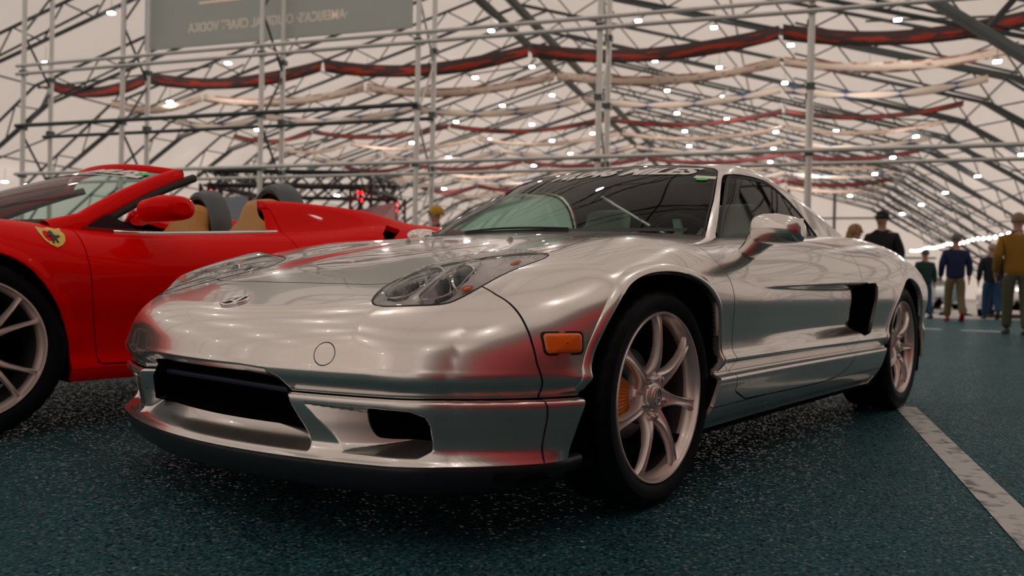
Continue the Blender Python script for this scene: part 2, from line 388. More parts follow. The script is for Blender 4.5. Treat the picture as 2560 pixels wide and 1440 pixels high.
M_STEEL = mat('truss_steel', (.080, .093, .094), .5, .3)
M_ALU = mat('scaffold_aluminium', (.80, .79, .76), .35, .35)
M_DKALU = mat('dark_rail', (.10, .115, .12), .4, .5)
# floor, paler far floor, roof, end walls
mb = MB(); mb.box((0, 0, -.05), (1, 1, .1)); fl = mb.build('floor', M_FLOOR, kind='structure'); fl.matrix_world = TM @ Matrix.Translation(((LE+RE)/2, (D0+D1)/2, 0)) @ Matrix.Diagonal((RE-LE, D1-D0, 1, 1))
fl.data.transform(fl.matrix_world); fl.matrix_world = Matrix()
mb = MB(); mb.add([T(LE+1, 20.6, .004), T(RE-1, 20.6, .004), T(RE-1, D1-.1, .004), T(LE+1, D1-.1, .004)], [(0, 1, 2, 3)]); mb.build('floor_far', M_PALEFLOOR, kind='structure')
mb = MB(); rows = []
for d in np.linspace(D0, D1, 20): rows.append([T(r, d, z) for r, z in PROFILE])
mb.grid(rows); mb.build('ceiling', M_SKIN, kind='structure')
for nm, d in (('wall_back', D1), ('wall_front', D0)):
    mb = MB(); mb.add([T(r, d, z) for r, z in PROFILE], [tuple(range(5))]); mb.build(nm, M_SKIN, kind='structure')
mb = MB()
for r in (-.2, 3.4): mb.box((r, D1-.12, 5), (.22, .12, 10))
for z in (3.2, 6.4): mb.box((-4, D1-.10, z), (30, .08, .14))
o = mb.build('trim_1', M_STEEL, kind='structure'); o.matrix_world = TM
# painted bay line and dashes
def strip(name, r0, r1, d0, d1, label, group=None):
    mb = MB(); mb.add([T(r0, d0, .003), T(r1, d0, .003), T(r1, d1, .003), T(r0, d1, .003)], [(0, 1, 2, 3)]); return tag(mb.build(name, M_PAINT), label, 'road marking', group)
strip('painted_line', .535, .64, 2.0, 4.75, 'worn white painted line on the asphalt at right foreground')
strip('painted_dash', 1.55, 1.72, 12.2, 13.4, 'short slanted white paint mark beside the rear wheel of the silver coupe')
strip('painted_dash', 1.85, 2.3, 14.45, 14.75, 'short white paint dash on asphalt behind the silver coupe')
strip('painted_dash', 2.55, 3.15, 14.3, 14.6, 'white paint dash at the feet of the man in mustard')
strip('painted_dash', 3.25, 3.75, 13.4, 13.7, 'white paint dash right of the man in mustard at the frame edge')
# ---- roof trusses
def truss_profile(off):
    P = [Vector((r, z)) for r, z in PROFILE]; C_ = Vector((-9.95, 3)); out = []
    for i, p in enumerate(P):
        ds = []
        for a, b_ in ((i-1, i), (i, i+1)):
            if a >= 0 and b_ < len(P):
                e = (P[b_]-P[a]).normalized(); ds.append(Vector((e.y, -e.x)))
        n_ = sum(ds, Vector((0, 0))).normalized(); k = off/max(.5, n_.dot(ds[0])); out.append(p+n_*k)
    return out
def along(P, n):
    L = [0]; 
    for i in range(len(P)-1): L.append(L[-1]+(P[i+1]-P[i]).length)
    return [Vector((float(np.interp(s, L, [p.x for p in P])), float(np.interp(s, L, [p.y for p in P])))) for s in np.linspace(0, L[-1], n)]
UP, LO = truss_profile(.16), truss_profile(1.02)
mb = MB(); v3 = lambda p: (p.x, 0, max(p.y, 0))
for i in range(4):
    mb.tube([v3(UP[i]), v3(UP[i+1])], .055, 6); mb.tube([v3(LO[i]), v3(LO[i+1])], .062, 6)
u_, w_ = along(UP, 57), along(LO, 57)
for i in range(56):
    if i % 2: mb.tube([v3(u_[i]), v3(w_[i+1])], .028, 5)
    else: mb.tube([v3(w_[i]), v3(u_[i+1])], .028, 5)
# knee braces and tie bars
for s, k in ((1, RK), (-1, LK)):
    mb.tube([(k-s*.5, 0, ZK-.8), (k-s*6.5, 0, ZK+1.1)], .04, 5)
    mb.tube([(k-s*.7, 0, ZK-.9), (k+s*2.0, 0, ZK-2.6)], .05, 5)
me_t = mb.build('roof_truss', M_STEEL).data
bpy.data.objects.remove(bpy.data.objects['roof_truss'])
ORD = ['nearest', 'second', 'third', 'fourth', 'fifth', 'sixth', 'seventh', 'eighth', 'ninth', 'tenth', 'eleventh', 'twelfth', 'thirteenth', 'fourteenth', 'fifteenth', 'sixteenth', 'seventeenth', 'eighteenth', 'nineteenth', 'twentieth']
TD = [16.2+3.5*i for i in range(16)]
for i, d in enumerate(TD):
    o = link('roof_truss', me_t); o.matrix_world = TM @ Matrix.Translation((0, d, 0))
    tag(o, 'grey steel lattice roof truss spanning the tent, %s of the row going away' % ORD[i], 'truss', 'roof trusses of the tent')
for d in (-12.5, -9, -5.5, -2, 1.7, 5.2, 8.7, 12.2):
    o = link('roof_truss', me_t); o.matrix_world = TM @ Matrix.Translation((0, d, 0)); tag(o, 'grey steel lattice roof truss overhead, outside the picture', 'truss', 'roof trusses overhead')
# purlins and bracing between the trusses
k = 2
for r in (-33.2, -29.6, LK, -18.5, RG, -2, RK, 9.8, 13.4):
    z = roofz(r)-.12; mb = MB(); mb.tube([T(r, D0+.5, z), T(r, D1, z)], .035, 5); mb.build('trim_%d' % k, M_STEEL, kind='structure'); k += 1
for r0, r1 in ((RK+.4, RK+4.5), (RK-4.5, RK-.2), (LK-4.5, LK-.4), (LK+.2, LK+5), (RG-5, RG), (RG, RG+5)):
    for i in range(3, 16, 4):
        mb = MB()
        for a, b_ in ((r0, r1), (r1, r0)): mb.tube([T(a, TD[i-1], roofz(a)-.3), T(b_, TD[i], roofz(b_)-.3)], .035, 5)
        mb.build('trim_%d' % k, M_STEEL, kind='structure'); k += 1
# big ridge duct / lighting beam
mb = MB()
for a in (0, 1):
    mb.tube([T(RG-.9+1.1*a, 13, ZR-1.5), T(RG-.9+1.1*a, 71, ZR-1.5)], .17, 8)
tag(mb.build('trim_%d' % k, mat('olive_beam', (.05, .058, .045), .6), kind='structure'), None); k += 1
# thick stay crossing the upper right corner, with its strut
def sight(px, py, d):
    v = _F+_R*((px-1280)/FPX)+_U*((720-py)/FPX); return Vector(CAM)+v*(d/v.dot(AD))
mb = MB(); mb.tube([sight(2250, -48, 14.2), sight(2700, 226, 11.0)], .085, 10); mb.build('trim_%d' % k, M_STEEL, kind='structure'); k += 1
mb = MB(); mb.tube([sight(2462, 80, 12.6), sight(2560, -30, 12.6)], .045, 8); mb.build('trim_%d' % k, M_DKALU, kind='structure'); k += 1
# unseen grey wall added on the right to darken the silver car's reflections
mb = MB(); mb.box((1.5, 6.7, 3.25), (16, .12, 6.5)); mb.build('wall_right_added', mat('grey_reflection_wall', (.25, .185, .182), .7), kind='structure')
# ---- lamps hung under the roof
M_LAMP = mat('lamp_face', (1, 1, 1), .5, emit=(1, .93, .86), es=340)
M_LAMP2 = mat('lamp_face_dim', (1, 1, 1), .5, emit=(1, .93, .86), es=60)
M_LAMPB = mat('lamp_body', (.08, .085, .09), .5)
LAMPS = [(278,33),(115,157),(570,158),(425,255),(775,242),(643,325),(918,171),(1228,77),(1188,194),(1330,167),(1637,152),(1798,169),(1785,69),(1596,52),(1977,113),(2244,50),(2174,179),(2494,154),(1962,208),(1256,264),(1140,305),(1330,311),(1380,238),(1668,227),(1808,242),(1693,283),(1949,278),(1817,298),(926,304),(810,375),(1222,348),(1122,394),(1380,352),(1481,334),(1712,328),(1940,330),(2090,328),(2290,342),(1723,365),(1822,342),(1824,378),(1934,372),(1426,385),(1282,385),(1335,414),(1926,405),(2044,413),(2232,394),(1030,357),(2187,435),(2028,443),(1110,472),(1175,493),(842,489),(12,455),(62,463),(2125,490),(2303,512),(2363,482),(2444,441),(2255,535),(2555,387),(536,422)]
def under_roof(px, py, drop):
    d3 = _F+_R*((px-1280)/FPX)+_U*((720-py)/FPX); a, dd, h = d3.dot(RD), d3.dot(AD), d3.z; lo, hi = 5.0, D1/dd
    f = lambda t: CAM[2]+h*t-(roofz(a*t)-drop)
    for _ in range(50):
        m = (lo+hi)/2
        if f(m) < 0: lo = m
        else: hi = m
    return a*lo, dd*lo, CAM[2]+h*lo
"""LAMP_POS is generated from the survey above"""
FRONT = [(r, d) for d in (-12.5, -7.5, -2.5, 2.5, 7.5, 12.0) for r in (-21, -15, -9.5, -4, 2)]
LAMP_POS = sorted([tuple(round(c, 2) for c in under_roof(px, py, .8 if (px, py) == (2244, 50) else 1.35)) for px, py in LAMPS], key=lambda q: q[1])
def lampname(i, r, d):
    side = 'left slope' if r < -18 else 'left half' if r < RG else 'right half' if r < 4 else 'right slope'
    return side
def ordinal(k):
    if k <= 20: return ORD[k-1] if k > 1 else 'nearest'
    return 'twenty-'+['first', 'second', 'third', 'fourth', 'fifth', 'sixth', 'seventh', 'eighth', 'ninth'][k-21] if k < 30 else 'thirtieth' if k == 30 else 'thirty-'+['first', 'second', 'third', 'fourth', 'fifth', 'sixth', 'seventh', 'eighth', 'ninth'][k-31]
cnt = {}; lamp_dim = None
LAMP_POS += [(r+.4*math.sin(d), d, roofz(r)-1.4) for r, d in FRONT]
for i, (r, d, z) in enumerate(LAMP_POS):
    sd = lampname(i, r, d); cnt[sd] = cnt.get(sd, 0)+1; sz = .105+.0014*d
    t = thing('high_bay_lamp', '%s bright white lamp hanging under the %s of the roof' % (ordinal(min(39, cnt[sd])), sd), 'lamp', T(r, d, z), TROT, 'bright lamps hung under the tent roof')
    if i >= len(LAMPS): t['label'] = 'bright white lamp hung overhead, outside the picture'; t['group'] = 'lamps overhead'; sz = .17
    if i == 0:
        mb = MB(); mb.box((0, 0, 0), (.30, .24, .05)); lamp_face = mb.build('diffuser', M_LAMP, t)
        mb = MB(); mb.box((0, 0, .07), (.34, .28, .085)); mb.tube([(0, 0, .1), (0, 0, 1.0)], .012, 5); lamp_body = mb.build('housing', M_LAMPB, t)
    else:
        for src in (lamp_face, lamp_body):
            c = src.copy(); COL.objects.link(c); c.parent = t
            if i >= len(LAMPS) and src is lamp_face:
                if lamp_dim is None: lamp_dim = src.data.copy(); lamp_dim.materials.clear(); lamp_dim.materials.append(M_LAMP2)
                c.data = lamp_dim
    t.scale = (sz/.26,)*3
# ---- swagged banner ribbons
def banner_mat(name, kind):
    m = bpy.data.materials.new(name); m.use_nodes = True; n, l, b = nodes(m); uv = n.new('ShaderNodeUVMap'); sp = n.new('ShaderNodeSeparateXYZ'); l.new(uv.outputs[0], sp.inputs[0]); b.inputs['Roughness'].default_value = .7
    def mth(op, a, c=None):
        x = n.new('ShaderNodeMath'); x.operation = op
        for i, v in enumerate((a, c)):
            if v is None: continue
            if isinstance(v, (int, float)): x.inputs[i].default_value = v
            else: l.new(v, x.inputs[i])
        return x.outputs[0]
    mx = n.new('ShaderNodeMix'); mx.data_type = 'RGBA'; l.new(mx.outputs[2], b.inputs['Base Color'])
    if kind == 'flame':
        t = n.new('ShaderNodeTexNoise'); t.inputs['Scale'].default_value = 3.2; t.inputs['Detail'].default_value = 3
        cb = n.new('ShaderNodeCombineXYZ'); l.new(mth('MULTIPLY', sp.outputs[0], .35), cb.inputs[0]); l.new(sp.outputs[1], cb.inputs[1]); l.new(cb.outputs[0], t.inputs['Vector'])
        v = mth('SUBTRACT', mth('ADD', t.outputs['Fac'], .10), mth('MULTIPLY', mth('ABSOLUTE', mth('SUBTRACT', sp.outputs[1], .42)), .55)); s = mth('MULTIPLY', mth('SUBTRACT', v, .515), 16); mx.clamp_factor = True
        l.new(s, mx.inputs[0]); mx.inputs[6].default_value = (.10, .060, .062, 1); mx.inputs[7].default_value = (.62, .065, .030, 1)
    elif kind == 'lens':
        s = mth('MULTIPLY', mth('SUBTRACT', mth('MULTIPLY', mth('POWER', mth('ABSOLUTE', mth('SINE', mth('MULTIPLY', sp.outputs[0], 1.9))), .45), .47), mth('ABSOLUTE', mth('SUBTRACT', sp.outputs[1], .5))), 30); mx.clamp_factor = True
        l.new(s, mx.inputs[0]); mx.inputs[6].default_value = (.075, .125, .25, 1); mx.inputs[7].default_value = (.90, .76, .64, 1)
    else:
        t = n.new('ShaderNodeTexNoise'); t.inputs['Scale'].default_value = 2.3; cb = n.new('ShaderNodeCombineXYZ'); l.new(mth('MULTIPLY', sp.outputs[0], 1.0), cb.inputs[0]); l.new(mth('MULTIPLY', sp.outputs[1], .3), cb.inputs[1]); l.new(cb.outputs[0], t.inputs['Vector'])
        s = mth('MULTIPLY', mth('MULTIPLY', mth('MULTIPLY', mth('SUBTRACT', t.outputs['Fac'], .58), 12), mth('MULTIPLY', mth('SUBTRACT', .22, mth('ABSOLUTE', mth('SUBTRACT', sp.outputs[1], .5))), 8)), .6); mx.clamp_factor = True
        l.new(s, mx.inputs[0]); mx.inputs[6].default_value = (.95, .80, .67, 1); mx.inputs[7].default_value = (.45, .20, .16, 1)
    return m
MB_RED, MB_CREAM, MB_BLUE = banner_mat('flame_red_ribbon', 'flame'), banner_mat('cream_ribbon', 'cream'), banner_mat('blue_lens_ribbon', 'lens')
M_BROWN = mat('maroon_ribbon', (.20, .045, .045), .7)
PK = [-25.6, -21.2, -14.3, -7.35, -.35, 5.9]
SEG = ['leftmost', 'second from left', 'middle', 'second from right', 'rightmost']
def swag(r0, r1, d, zt, h, sag, m, label, group):
    N_ = 24; V_, F_, UV = [], [], []
    for i in range(N_+1):
        t = i/N_; r = r0+(r1-r0)*t; z = zt-sag*4*t*(1-t); tw = .10*math.sin(t*9+d)
        for j, v in enumerate((0, .5, 1)): V_.append(T(r, d+tw*(v-.5), z-h+h*v)); UV.append((r, v))
    for i in range(N_):
        for j in range(2): F_.append((i*3+j, i*3+3+j, i*3+4+j, i*3+1+j))
    me = bpy.data.meshes.new('ribbon_banner'); me.from_pydata([tuple(v) for v in V_], [], F_); L = me.uv_layers.new(name='uv')
    for p in me.polygons:
        for li in p.loop_indices: L.data[li].uv = UV[me.loops[li].vertex_index]
    me.polygons.foreach_set('use_smooth', [True]*len(me.polygons)); o = link('ribbon_banner', me, m); tag(o, label, 'banner', group)
    md = o.modifiers.new('thickness', 'SOLIDIFY'); md.thickness = .01
ROWS = [(23.2, MB_RED, .40, 'brown and red flame'), (26.0, MB_CREAM, .30, 'cream'), (29.7, MB_BLUE, .26, 'blue and white'), (33.6, MB_RED, .20, 'brown and red flame'), (37.0, MB_CREAM, .18, 'cream'), (40.6, MB_BLUE, .22, 'blue and white'), (44.2, M_BROWN, .24, 'maroon'), (47.8, MB_CREAM, .22, 'cream'), (51.4, MB_BLUE, .25, 'blue and white'), (55, M_BROWN, .28, 'maroon'), (58.6, MB_CREAM, .28, 'cream')]
rc = {}
for d, m, h, nm in ROWS:
    rc[nm] = rc.get(nm, 0)+1
    for i in range(5):
        swag(PK[i]+.05, PK[i+1]-.05, d, 7.52+.10*(d < 24), h, .36, m, '%s ribbon, %s swag of the %s such row' % (nm, SEG[i], ORD[rc[nm]-1]), 'ribbon banners swagged across the tent')
# ---- scaffold wall across the hall
POLES = [-14.6, -12.12, -9.01, -5.95, -2.86, .23, 3.3, 6.3]
SCF = thing('scaffold_wall', 'long galvanised scaffold wall of double uprights and rails crossing the hall', 'scaffold', T(0, 12.6), TROT)
up0 = None
for i, r in enumerate(POLES):
    for y in (0, .65):
        mb = MB(); mb.tube([(r, y, 0), (r, y, 7.4)], .046, 10); mb.build('upright', M_ALU, SCF, True)
    mb = MB()
    for q in range(7):
        z0 = .4+q*1.0; a, c = (0, .65) if q % 2 else (.65, 0); mb.tube([(r, a, z0), (r, c, z0+.95)], .022, 6)
    mb.build('brace', M_ALU if r > -6.5 else M_DKALU, SCF, True)  # left braces get the darker metal, standing for less light there
    for z in (2.55, 3.5, 4.6):
        for y in (0, .65): mb = MB(); mb.box((r, y, z), (.12, .12, .09)); mb.build('coupler', M_DKALU, SCF)
for z, rr, mm, back in ((4.72, .035, M_ALU, 0), (4.56, .035, M_ALU, 0), (3.53, .04, M_DKALU, 0), (3.42, .035, M_DKALU, .65), (2.57, .035, M_ALU, 0), (2.47, .03, M_ALU, .65)):
    r1 = 6.3 if z > 4 or z < 3 else -5.9
    mb = MB(); mb.tube([(-14.7, back-.08, z), (r1, back-.08, z)], rr, 8); mb.build('rail', mm, SCF, True)
# pale sign seen from behind, lettering reversed
SGN = thing('hanging_sign', 'large pale grey sign board seen from behind, reversed lettering, high on the scaffold', 'sign', T(0, 0, 0), TROT)
mb = MB(); mb.box((-9.38, 13.38, 6.33), (5.88, .03, 2.48)); mb.build('sign_panel', fabric('pale_sign', (.36, .385, .375), (.34, .36, .35)), SGN)
M_LET = fabric('sign_letters', (.72, .64, .58), (.72, .64, .58))
ft = lambda u, v: Vector((-7.74-u, 13.355, 5.36+v))
decal_text('sign_lettering', "\u00b7AMERICA'S\u00b7 ORIGINAL CRAFT VODKA", M_LET, SGN, ft, 3.52, .19, 0, .012, 5)
mb = MB(); mb.box((-9.86, 13.355, 5.92), (2.3, .01, .024)); mb.build('sign_rule', M_LET, SGN)
# ------------------------------------------------------------------ SILVER COUPE
def cell_mat(name, col, rough, metal, coat, flake=0.0):
    m = mat(name, col, rough, metal, coat)
    if flake:
        n, l, b = nodes(m); tc = n.new('ShaderNodeTexCoord'); v = n.new('ShaderNodeTexVoronoi'); r = n.new('ShaderNodeMapRange'); mx = n.new('ShaderNodeMix'); mx.data_type = 'RGBA'
        v.inputs['Scale'].default_value = 900; l.new(tc.outputs['Object'], v.inputs['Vector'])
        l.new(v.outputs['Color'], r.inputs['Value']); r.inputs['To Min'].default_value = 0; r.inputs['To Max'].default_value = 1
        mx.inputs[6].default_value = (*[c*(1-flake) for c in col], 1); mx.inputs[7].default_value = (*[min(1, c*(1+flake)) for c in col], 1)
        l.new(r.outputs['Result'], mx.inputs[0]); l.new(mx.outputs[2], b.inputs['Base Color'])
    return m
M_SILVER = cell_mat('silver_paint', (.80, .755, .72), .23, .92, 1.0, .06)
M_BLACK = mat('black_plastic', (.008, .009, .011), .45)
M_LIP = mat('dark_lip_plastic', (.016, .019, .024), .32)
M_VOID = mat('dark_cavity', (.004, .004, .005), .9, spec=.05)
M_CHROME = mat('chrome', (.85, .84, .83), .08, 1)
M_RUBBER = noise_bump(mat('tyre_rubber', (.0025, .0040, .0085), .5, spec=.2), 60, .15, .002)
M_RIM = mat('wheel_paint', (.84, .72, .68), .32, .6, .5)
M_BARREL = mat('rim_barrel_dark', (.07, .065, .068), .4, .5)
M_AMBER = mat('amber_lens', (.95, .16, .01), .18, 0, .8)
M_AMBER_D = mat('amber_dark', (.85, .10, .005), .25, 0, .5)
def glass_mat(name, tint, refl=.9, rough=.0, ior=1.5):
    m = bpy.data.materials.new(name); m.use_nodes = True; n = m.node_tree.nodes; l = m.node_tree.links; n.clear()
    o = n.new('ShaderNodeOutputMaterial'); t = n.new('ShaderNodeBsdfTransparent'); g = n.new('ShaderNodeBsdfGlossy'); f = n.new('ShaderNodeFresnel'); x = n.new('ShaderNodeMixShader')
    t.inputs[0].default_value = (*tint, 1); g.inputs['Color'].default_value = (refl, refl, refl, 1); g.inputs['Roughness'].default_value = rough; f.inputs['IOR'].default_value = ior
    l.new(f.outputs[0], x.inputs[0]); l.new(t.outputs[0], x.inputs[1]); l.new(g.outputs[0], x.inputs[2]); l.new(x.outputs[0], o.inputs[0]); return m
M_GLASS = glass_mat('green_tinted_glass', (.50, .68, .61), .9, 0, 1.20)
M_LENS = glass_mat('clear_lens', (.95, .95, .95), .95, 0, 1.38)
M_REFL = mat('lamp_reflector', (.80, .78, .77), .22, .45)
M_BEZEL2 = mat('lamp_bezel_bright', (.92, .90, .89), .25, .25)
M_BOWL = mat('lamp_bowl_chrome', (.42, .41, .43), .10, .95)
M_FACET = mat('lamp_facets', (.97, .95, .94), .1, .3)
_n, _l, _b = nodes(M_FACET); _t = _n.new('ShaderNodeTexCoord'); _v = _n.new('ShaderNodeTexVoronoi'); _v.inputs['Scale'].default_value = 130; _u = _n.new('ShaderNodeBump'); _u.inputs['Strength'].default_value = 1; _u.inputs['Distance'].default_value = .004
_l.new(_t.outputs['Object'], _v.inputs['Vector']); _l.new(_v.outputs['Distance'], _u.inputs['Height']); _l.new(_u.outputs[0], _b.inputs['Normal'])
M_BEZEL = mat('lamp_bezel', (.62, .60, .60), .28, .9)
M_LAMPGLASS = mat('projector_glass', (.02, .05, .055), .03, 0, 1)
M_WHITE = mat('white_vinyl', (.92, .90, .88), .5)
M_LEATHER = mat('pale_leather', (.80, .84, .76), .55)
M_CABIN = mat('cabin_trim', (.10, .11, .11), .6)
M_CAL = mat('orange_caliper', (1.0, .36, .03), .4, 0, .3)
M_DISC = mat('brake_disc_steel', (.25, .25, .27), .35, 1)

def yz(fn): return lambda x, y, z: fn(y, z)
def skin_obj(name, sk, m, parent, depth=.012, kind=None, skip=None, vec=None):
    if depth: sk = sk.flanged(depth, skip or on_seam, vec)
    return mesh(name, sk.V, sk.F, m, parent, True, sk.N, kind)

CAR = thing('coupe', 'silver mid-engined coupe parked in front, mileage lettering on its windscreen', 'car')
GAP = .0022
HLP = smooth_poly([(.225,.625),(.24,.53),(.29,.44),(.36,.388),(.43,.368),(.52,.375),(.60,.398),(.665,.430),(.708,.465),(.718,.50),(.69,.548),(.64,.618),(.615,.640),(.575,.652),(.53,.658),(.45,.664),(.36,.672),(.27,.668)], 1)
HOODP = [(.627,-.1),(.627,0),(.617,.2),(.604,.335),(.585,.39),(.45,.50),(.228,.630),(.15,.628),(.036,.604),(-.09,.574),(-.27,.51),(-.60,.44),(-.8,-.1)]
FCUT = [(.530,.62),(.528,.585),(.530,.55),(.532,.51),(.532,.47),(.528,.425),(.510,.36),(.50,.30),(.50,-.3),(-4,-.3),(-4,1.2),(.53,1.2)]
DOORP = smooth_poly([(-.28,.90),(-.315,.72),(-.364,.63),(-.387,.531),(-.403,.381),(-.418,.252),(-.80,.245),(-1.20,.240),(-1.45,.252),(-1.58,.290),(-1.64,.34),(-1.675,.405),(-1.70,.50),(-1.71,.64),(-1.76,.72),(-1.84,.90)], 1)
INTP = smooth_poly([(-1.715,.632),(-1.82,.637),(-1.935,.642),(-1.918,.55),(-1.888,.43),(-1.862,.412),(-1.738,.404),(-1.722,.5)], 1)
DUCTHOLE = smooth_poly([(.497,.312),(.62,.314),(.648,.306),(.656,.285),(.652,.238),(.60,.239),(.53,.241),(.516,.249),(.503,.278)], 1)
GRHOLE = [(-.2,.382),(.19,.381),(.265,.374),(.298,.358),(.318,.322),(.352,.252),(-.2,.250)]
def arch_field(A):
    P = smooth_poly(A, 3); return lambda x, y, z: np.where(y > .45, sdpoly(P, x, z), 1.0)
THS = np.concatenate([np.linspace(-1.05, -.31, 26, endpoint=False), np.linspace(-.31, .30, 140, endpoint=False), np.linspace(.30, PI/2, 100)])
V, N, Q = shell(f_lower, -3.3, .35, .40, -1.05, PI/2, THS, .0135, 84)
body = Skin(V, N, [tuple(q) for q in Q])
# the nose below the bumper edge, with its recesses, is a grid of rays along x
body = body.cut(lambda x, y, z: np.where(x > .45, np.minimum(.690-y, .412-z), -1.0))[0]
NY, NZ = 236, 84
gy, gz = np.linspace(0, .690, NY), np.linspace(.186, .412, NZ)
GY, GZ = [c.ravel() for c in np.meshgrid(gy, gz, indexing='ij')]
P = solve_rays(f_lower, np.stack([0*GY+.40, GY, GZ], 1), np.tile([1., 0, 0], (len(GY), 1)), .7, 50); Nn = grad(f_lower, P)
i_, j_ = [c.ravel() for c in np.meshgrid(np.arange(NY-1), np.arange(NZ-1), indexing='ij')]; a_ = i_*NZ+j_
body = body.join(Skin(P, Nn, [tuple(q) for q in np.stack([a_, a_+NZ, a_+NZ+1, a_+1], 1)]))
def on_seam(a, b):
    def q(p): return p[0] > .45 and ((abs(p[1]-.690) < 1e-3 and p[2] < .414) or (abs(p[2]-.412) < 1e-3 and p[1] < .692))
    return q(a*[1, np.sign(a[1]) or 1, 1]) and q(b*[1, np.sign(b[1]) or 1, 1])
inside_cabin = lambda x, y, z: np.where((x < -.30) & (z > .66), -f_green(x, y, z)-.006, -1.0)   # >0 : under the greenhouse
body = body.cut(inside_cabin)[0]
_, body = body.cut(lambda x, y, z: z-(.195-.022*sstep(.1, -.2, x)))
V2 = None
_, body = body.cut(arch_field(A_FRONT)); _, body = body.cut(arch_field(A_REAR))
liner_src = body
_, body = body.cut(lambda x, y, z: np.where(x > .6, sdpoly(GRHOLE, y, z), 1.0))
_, body = body.cut(lambda x, y, z: np.where(x > .5, sdpoly(DUCTHOLE, y, z), 1.0))
_, body = body.cut(lambda x, y, z: np.where(y > .5, sdpoly(INTP, x, z), 1.0))
hl, body = body.cut(lambda x, y, z: np.where(z > .45, sdpoly(HLP, x, y), 1.0), .0016)
hood, body = body.cut(lambda x, y, z: np.where(z > .50, sdpoly(HOODP, x, y), 1.0), GAP)
side, front = body.cut(lambda x, y, z: sdpoly(FCUT, x, z), GAP)
front = front.cut(lambda x, y, z: -x)[0]
valance, bumper = front.cut(lambda x, y, z: z-.3435, GAP)
val2, side = side.cut(lambda x, y, z: np.where(x > .1, z-.3435, 1.0), GAP)
valance = valance.join(val2)
cap, bumper = bumper.cut(lambda x, y, z: np.where(x > .5, np.hypot(y-.440, z-.437)-.0265, 1.0), .0011)
door, side = side.cut(lambda x, y, z: sdpoly(DOORP, x, z), GAP)
skirt, side = side.cut(lambda x, y, z: np.where(x < -.1, z-.246, 1.0), .0015)
skirt = skirt.cut(lambda x, y, z: -(x+2.3))[0]
fender, quarter = side.cut(lambda x, y, z: -(x+.75))
def both(name, sk, m, depth=.012, **k):
    a = skin_obj(name, sk, m, CAR, depth, **k); b = skin_obj(name, sk.mirrored(), m, CAR, depth, **k); return a, b
def whole(name, sk, m, depth=.012, **k): return skin_obj(name, sk.join(sk.mirrored()), m, CAR, depth, **k)
O_HOOD = whole('bonnet', hood, M_SILVER)
O_BUMP = whole('front_bumper', bumper, M_SILVER)
O_VAL = whole('front_valance', valance, M_SILVER, .02)
for s in (cap, cap.mirrored()): skin_obj('tow_hook_cover', s, M_SILVER, O_BUMP, .004)
both('front_wing', fender, M_SILVER); O_DOORS = both('door', door, M_SILVER); both('side_skirt', skirt, M_SILVER); whole('rear_quarter', quarter, M_SILVER)
# black lip below the valance
def lip_field(x, y, z): return f_lower(x, y, np.maximum(z, .150)+0*z)
lipV = []; 
yy = np.concatenate([np.linspace(0, .55, 20), np.linspace(.58, .90, 22)])
def front_outline(z, off=0.0, n=64, xmin=.36):
    """plan outline of the body at height z from the centre line round to the arch"""
    a = np.linspace(0, PI/2, n); O = np.tile([.30, 0, z], (n, 1)); D = np.stack([np.cos(a), np.sin(a), 0*a], 1)
    P = solve_rays(f_lower, O, D, 1.3, 60); Nn = grad(f_lower, P); Nn[:, 2] = 0; Nn /= np.linalg.norm(Nn, axis=1)[:, None]
    P = P+Nn*off; return P[P[:, 0] > xmin]
base = front_outline(.200); npt = len(base)
rows = []
for z, off in ((.200, -.02), (.197, -.004), (.190, .000), (.180, .001), (.165, -.003), (.148, -.010), (.132, -.022), (.120, -.038), (.114, -.06), (.114, -.25)):
    P = base.copy(); Nn = grad(f_lower, P); Nn[:, 2] = 0; Nn /= np.linalg.norm(Nn, axis=1)[:, None]; P = P+Nn*off; P[:, 2] = z
    P[:, 2] += .02*sstep(.70, .36, P[:, 0])*sstep(.2, .13, P[:, 2]); rows.append(P)
mb = MB(); mb.grid([[tuple(q) for q in r] for r in rows]); mb.mirror_y(); mb.build('front_lip', M_LIP, CAR, True, 50)
# dark liner behind every shut line and behind the openings
lin = Skin(liner_src.V-liner_src.N*.016, liner_src.N, liner_src.F)
for A in (A_FRONT, A_REAR):
    fa = arch_field(A); _, lin = lin.cut(lambda x, y, z: fa(x, y+.1, z)-.022)
_, lin = lin.cut(lambda x, y, z: np.where(x > .55, np.minimum(sdpoly(GRHOLE, y, z), sdpoly(DUCTHOLE, y, z))-.004, 1.0))
_, lin = lin.cut(lambda x, y, z: np.where(z > .45, sdpoly(HLP, x, y)-.004, 1.0)); _, lin = lin.cut(lambda x, y, z: np.where(y > .5, sdpoly(INTP, x, z)-.004, 1.0))
lin2 = lin.join(lin.mirrored()); mesh('inner_structure', lin2.V, lin2.F, M_VOID, CAR, True, lin2.N)
